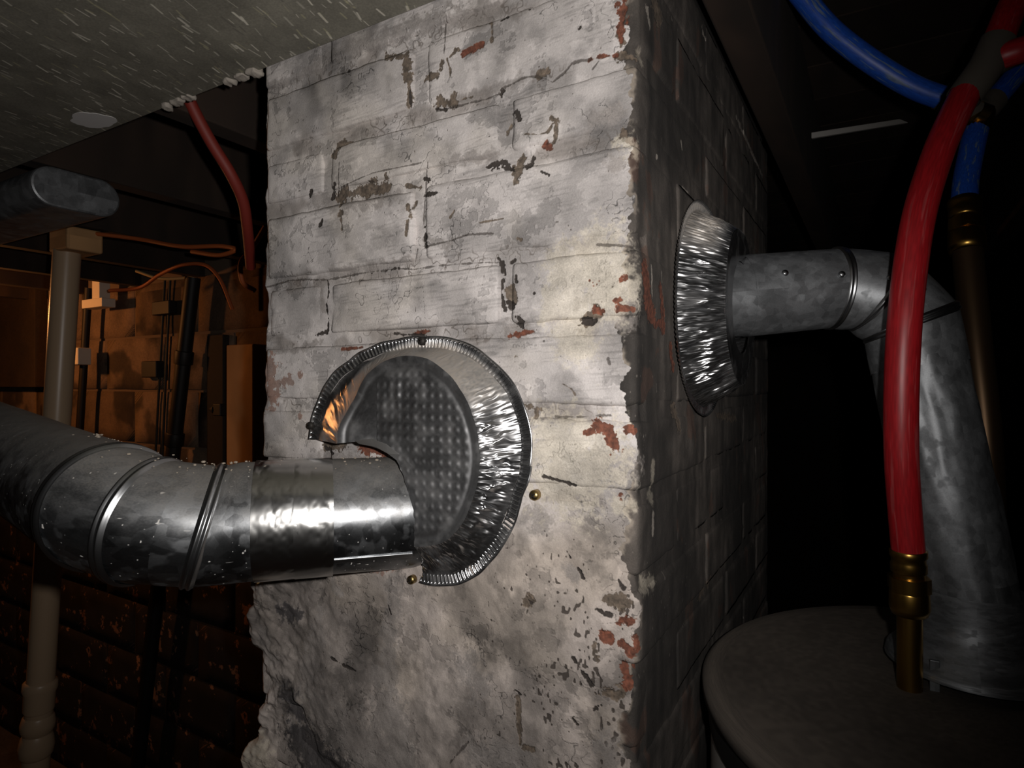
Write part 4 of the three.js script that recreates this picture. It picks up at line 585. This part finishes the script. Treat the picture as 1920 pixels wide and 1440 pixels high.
// ---------------------------------------------------------------- speckled board overhead, cut off level with the chimney front
{
  const cv = document.createElement('canvas'); cv.width = cv.height = 1024; const g = cv.getContext('2d'), r = rng(404);
  const img = g.createImageData(1024, 1024); for (let j = 0; j < 1024; j++) for (let i = 0; i < 1024; i++) { const a = fbm(i / 60, j / 60, 4), b = n2(i / 2.5, j / 2.5), k = 0.82 + a * 0.3 + (b - 0.5) * 0.16, o = (j * 1024 + i) * 4; img.data[o] = 124 * k; img.data[o + 1] = 121 * k; img.data[o + 2] = 110 * k; img.data[o + 3] = 255; }
  g.putImageData(img, 0, 0); g.lineCap = 'round';
  for (let k = 0; k < 1050; k++) {
    const x = r() * 1024, y = r() * 1024, L = 8 + r() * 24, a = Math.PI / 2 + 0.28 + (r() - 0.5) * 0.5, w = 1.2 + r() * 4, t = r();
    g.strokeStyle = t < 0.6 ? 'rgba(214,209,194,' + (0.35 + r() * 0.6) + ')' : t < 0.8 ? 'rgba(176,172,140,0.6)' : 'rgba(96,94,86,0.6)'; g.lineWidth = w; g.beginPath(); g.moveTo(x, y); g.lineTo(x + Math.cos(a) * L, y + Math.sin(a) * L); g.stroke();
  }
  const tx = new THREE.CanvasTexture(cv); tx.colorSpace = THREE.SRGBColorSpace; tx.wrapS = tx.wrapT = THREE.RepeatWrapping;
  const b = thing('ceiling_board', 'speckled grey board fixed overhead with a ragged white edge at the chimney', 'board');
  const bm = std({ map: tx, roughness: 0.6 }), gb = box(-1.62, 0.34, EYE + 0.357, EYE + 0.373, 0.002, 1.5, 0.002);
  const uv = gb.attributes.uv; for (let i = 0; i < uv.count; i++) uv.setXY(i, uv.getX(i) / 0.55, uv.getY(i) / 0.55);
  obj('panel', gb, bm, b);
  const pl = std({ color: C(0xa49c92), roughness: 1 }); let q = 0;
  for (const [cx, w, hh] of [[-0.60, 0.022, 0.008], [-0.622, 0.012, 0.011], [-0.578, 0.014, 0.005], [-0.475, 0.018, 0.007], [-0.452, 0.016, 0.009], [-0.497, 0.012, 0.006]])
    obj('plaster_lump', roughBox([cx, EYE + 0.357, 0.005], [w, hh, 0.012], [8, 4, 4], 0.0022, 0.0045, 130, q++ * 5.1), pl, b);
  const ps = new THREE.Shape(); for (let k = 0; k <= 40; k++) { const a = (k / 40) * Math.PI * 2, rr = 0.75 + 0.6 * (fbm(Math.cos(a) * 1.6 + 5, Math.sin(a) * 1.6 + 2, 3) - 0.3), X = -0.752 + 0.036 * rr * Math.cos(a), Z = 0.032 + 0.024 * rr * Math.sin(a); if (k) ps.lineTo(X, Z); else ps.moveTo(X, Z); }
  const pg = new THREE.ExtrudeGeometry(ps, { depth: 0.0008, bevelEnabled: false }); pg.rotateX(Math.PI / 2); pg.translate(0, EYE + 0.3572, 0);
  obj('patch', pg, std({ color: C(0xcfccca), roughness: 0.8 }), b).userData.label = 'white smear of plaster';
}
{ // flat oval duct hung under the joists behind the board
  const d = thing('flat_duct', 'mottled galvanised flat duct under the joists beside the speckled board', 'duct');
  const sh = new THREE.Shape(), w = 0.13, h = 0.06, rr = 0.028; sh.moveTo(-w / 2 + rr, -h / 2); sh.lineTo(w / 2 - rr, -h / 2); sh.absarc(w / 2 - rr, 0, h / 2, -Math.PI / 2, Math.PI / 2, false); sh.lineTo(-w / 2 + rr, h / 2); sh.absarc(-w / 2 + rr, 0, h / 2, Math.PI / 2, Math.PI * 1.5, false);
  const g = new THREE.ExtrudeGeometry(sh, { depth: 1.1, bevelEnabled: true, bevelSize: 0.004, bevelThickness: 0.004, bevelSegments: 2, curveSegments: 16 }); g.rotateY(-Math.PI / 2);
  const uv = g.attributes.uv; for (let i = 0; i < uv.count; i++) uv.setXY(i, uv.getX(i) / 0.5, uv.getY(i) / 0.5);
  g.translate(-1.06, EYE + 0.339, -0.088); obj('duct_body', g, M.galvPlain, d);
}

// ---------------------------------------------------------------- things along the back wall
const bare = (o) => std(o);
{
  const p = thing('drain_pipe', 'cream drain pipe leaning past the block wall, lit from one side', 'pipe'), pm = std({ color: C(0xb49a7e), roughness: 0.35 });
  const a = V([-1.5312, 1.9733, -0.2795]), b = V([-1.5979, 0.706, -0.24]), d = b.clone().sub(a).normalize(), L = a.distanceTo(b), R = 0.029, bot = a.clone().addScaledVector(d, a.y / -d.y);
  obj('pipe_length', tube([[a.x, a.y, a.z], [bot.x, 0.002, bot.z]], R, 4, 32), pm, p);
  const f = V([-1.5868, 0.9323, -0.2466]);
  obj('coupling', lathe([[R, 0], [R * 1.22, 0.004], [R * 1.25, 0.02], [R * 1.12, 0.03], [R * 1.1, 0.07], [R, 0.076]], f, d, 36), pm, p);
  obj('hub_ring', lathe([[R, 0], [R * 1.12, 0.004], [R * 1.24, 0.02], [R * 1.2, 0.034], [R, 0.045]], f.clone().addScaledVector(d, 0.084), d, 36), pm, p);
  obj('cleanout_ring', lathe([[R, 0], [R * 1.16, 0.01], [R * 1.27, 0.03], [R * 1.2, 0.05], [R, 0.058]], f.clone().addScaledVector(d, 0.128), d, 36), pm, p);
}
{
  const c = V([-1.5122, 2.0043, -0.2907]);
  tag(obj('wooden_block', box(c.x - 0.045, c.x + 0.045, c.y - 0.038, Math.min(c.y + 0.038, EYE + 0.372), c.z - 0.04, c.z + 0.04, 0.006), M.pine), 'square wooden block on top of the cream drain pipe', 'block');
  const panel = [[-3.8001, 2.0816, -0.83], [-3.0044, 1.6359, -0.83]];
  tag(obj('wall_panel', box(panel[0][0], panel[1][0], panel[1][1], panel[0][1], -0.848, -0.80), std({ color: C(0xa08a70), roughness: 0.9, map: concreteTex })), 'flat tan panel standing off the wall beside the drain pipe', 'panel');
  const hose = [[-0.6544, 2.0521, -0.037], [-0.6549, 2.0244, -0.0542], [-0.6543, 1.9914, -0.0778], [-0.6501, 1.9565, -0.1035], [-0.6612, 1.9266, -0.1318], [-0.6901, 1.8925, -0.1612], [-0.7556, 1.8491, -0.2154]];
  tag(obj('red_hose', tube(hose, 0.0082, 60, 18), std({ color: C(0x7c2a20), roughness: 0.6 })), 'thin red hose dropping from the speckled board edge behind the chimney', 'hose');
  const oc = std({ color: C(0xb05a2c), roughness: 0.6 }), yc = std({ color: C(0xb09a6c), roughness: 0.6 });
  tag(obj('cable', tube([[-1.4733, 2.0147, -0.3137], [-1.382, 2.0017, -0.3677], [-1.2445, 1.9725, -0.3909], [-1.1129, 1.9614, -0.4106], [-1.0722, 1.9498, -0.4115], [-1.1181, 1.9421, -0.4076], [-1.223, 1.96, -0.4037]], 0.005, 70, 10), oc), 'orange cable looping back under the joists', 'cable');
  tag(obj('cable', tube([[-2.0848, 1.9668, -0.6492], [-1.9991, 1.9759, -0.6998], [-1.8868, 2.0123, -0.7082], [-1.7701, 2.0362, -0.7191], [-1.7107, 2.0345, -0.7542], [-1.6736, 1.9948, -0.7761], [-1.635, 1.8914, -0.799]], 0.006, 70, 10), oc), 'orange cable arching along the top of the block wall', 'cable');
  tag(obj('cable', tube([[-2.1101, 2.0521, -0.7504], [-2.0366, 2.0255, -0.7938], [-1.9387, 2.0293, -0.8517], [-1.8244, 2.0445, -0.9193], [-1.6775, 2.0559, -1.0062]], 0.0055, 60, 10), yc), 'pale straight cable along the top of the block wall', 'cable');
  tag(obj('cable', tube([[-1.085, EYE + 0.3735, -0.5], [-1.1483, 1.9733, -0.5059], [-1.1683, 1.9448, -0.4941], [-1.1639, 1.8957, -0.4967], [-1.1394, 1.8763, -0.5112]], 0.006, 40, 10), oc), 'short orange cable curling beside the chimney edge', 'cable');
}
{
  const ip = thing('iron_pipe', 'black iron pipe running down the tan block wall', 'pipe');
  const a = V([-1.834, 2.011, -0.79]), b = V([-2.1736, 0.2432, -0.79]), d = b.clone().sub(a).normalize(), bot = a.clone().addScaledVector(d, a.y / -d.y);
  obj('pipe_length', tube([[a.x, Math.min(a.y, EYE + 0.37), a.z], [bot.x, 0.002, bot.z]], 0.024, 4, 20), M.iron, ip);
  for (const t of [0.14, 0.30]) obj('coupling', lathe([[0.024, 0], [0.03, 0.003], [0.03, 0.045], [0.024, 0.048]], a.clone().addScaledVector(d, t * a.distanceTo(b)), d, 24), M.iron, ip);
  for (const [x0, x1, nm] of [[312, 288, 'thin dark cable clipped to the wall beside the iron pipe'], [321, 302, 'second thin dark cable clipped to the wall beside the iron pipe']]) {
    const q = nm.startsWith('thin') ? [[-2.0832, 2.0302, -0.838], [-2.145, 1.3732, -0.838], [-2.1837, 0.9322, -0.838]] : [[-2.0495, 2.0273, -0.838], [-2.1002, 1.376, -0.838], [-2.1346, 0.94, -0.838]];
    tag(obj('wall_cable', tube(q, 0.0045, 40, 8), M.black), nm, 'cable');
  }
  const plate = (px, label) => tag(obj('wall_box', box(px[0][0], px[1][0], px[1][1], px[0][1], -0.847, -0.815, 0.004), M.black), label, 'box');
  plate([[-2.128, 1.9507, -0.85], [-2.0199, 1.901, -0.85]], 'small black box on the cables high on the block wall');
  plate([[-2.1982, 1.7344, -0.85], [-2.1005, 1.6736, -0.85]], 'small black box on the cables, lower on the block wall');
  const gp = [[-1.8067, 1.8154, -0.85], [-1.7191, 1.3262, -0.85]];
  tag(obj('wall_strip', box(gp[0][0], gp[1][0], gp[1][1], gp[0][1], -0.847, -0.822), std({ color: C(0x6f665c), roughness: 0.85, map: concreteTex })), 'grey upright strip on the wall beside the pine board', 'strip');
  const wb = [[-1.5972, 1.772, -0.75], [-1.4681, 1.1818, -0.75]];
  tag(obj('pine_board', box(wb[0][0], wb[1][0], wb[1][1], wb[0][1], -0.82, -0.75, 0.004), M.pine), 'upright pine board glowing in the warm lamp light by the chimney', 'board');
  const k = V([-1.7295, 1.5649, -0.81]), cl = thing('pipe_clip', 'black pointed clip on the grey strip beside the pine board', 'clip');
  obj('clip_body', box(k.x - 0.005, k.x + 0.035, k.y - 0.02, k.y + 0.02, -0.822, -0.795), M.black, cl); obj('clip_tip', lathe([[0.018, 0], [0.015, 0.01], [0.005, 0.035], [0, 0.037]], new THREE.Vector3(k.x - 0.004, k.y, -0.809), new THREE.Vector3(-1, 0, 0), 12), M.black, cl);
  const dp = [[-2.5245, 2.0294, -0.79], [-2.6339, 1.1326, -0.79]]; 
  tag(obj('thin_pipe', tube([dp[0], dp[1]], 0.014, 4, 14), M.iron), 'thin dark pipe on the wall just beside the drain pipe', 'pipe');
  const w1 = [[-2.5796, 1.7914, -0.76], [-2.5007, 1.7247, -0.76]], wm = std({ color: C(0xe6ddcc), roughness: 0.6 });
  tag(obj('outlet_box', box(w1[0][0], w1[1][0], w1[1][1], w1[0][1], -0.79, -0.74, 0.005), wm), 'small white box beside the middle of the drain pipe', 'box');
  const br = thing('wall_bracket', 'pale bracket with a foot near the top of the wall', 'bracket'), b0 = [-2.4362, 2.0901, -0.76], b1 = [-2.3812, 1.9453, -0.76], b2 = [-2.3427, 1.9749, -0.76], b3 = [-2.4925, 1.9524, -0.76];
  obj('upright', box(b0[0], b1[0], b1[1], b0[1], -0.80, -0.76), wm, br); obj('foot', box(b3[0], b2[0], b1[1] - 0.004, b2[1], -0.80, -0.75), wm, br);
}

// ---------------------------------------------------------------- bare bulb under a tin shade added to block upward light, off to the side: the warm light on the block wall
{
  const at = new THREE.Vector3(-2.6, EYE + 0.30, -0.2), warm = new THREE.Color(1, 0.38, 0.11);
  const l = thing('hanging_lamp', 'hanging bulb under an added tin hood in front of the block wall', 'lamp', [at.x, at.y, at.z]);
  const bulb = obj('bulb', lathe([[0, -0.055], [0.018, -0.05], [0.029, -0.03], [0.03, -0.012], [0.02, 0.012], [0.013, 0.025], [0, 0.026]], new THREE.Vector3(), UP, 24), std({ color: C(0xfff0d8), emissive: warm, emissiveIntensity: 3, roughness: 0.4 }), l); bulb.castShadow = false;
  obj('added_shade', lathe([[0.014, 0.05], [0.03, 0.045], [0.07, 0.03], [0.071, 0.028], [0.07, 0.027], [0.03, 0.041], [0.014, 0.046]], new THREE.Vector3(), UP, 40), std({ color: C(0x8a8a86), roughness: 0.5, metalness: 0.6 }), l);  // added, out of view: holds the bulb light back from the joists
  obj('socket', lathe([[0, 0.024], [0.014, 0.024], [0.015, 0.07], [0.006, 0.08], [0, 0.08]], new THREE.Vector3(), UP, 20), M.black, l);
  obj('cord', tube([[0, 0.078, 0], [0, TOP - at.y - 0.002, 0]], 0.003, 4, 8), M.black, l);
  const pl = new THREE.PointLight(warm, 0.66, 0, 2); pl.position.set(0, -0.02, 0); pl.castShadow = true; pl.shadow.radius = 1.5; l.add(pl);
}
renderer.render(scene, camera);
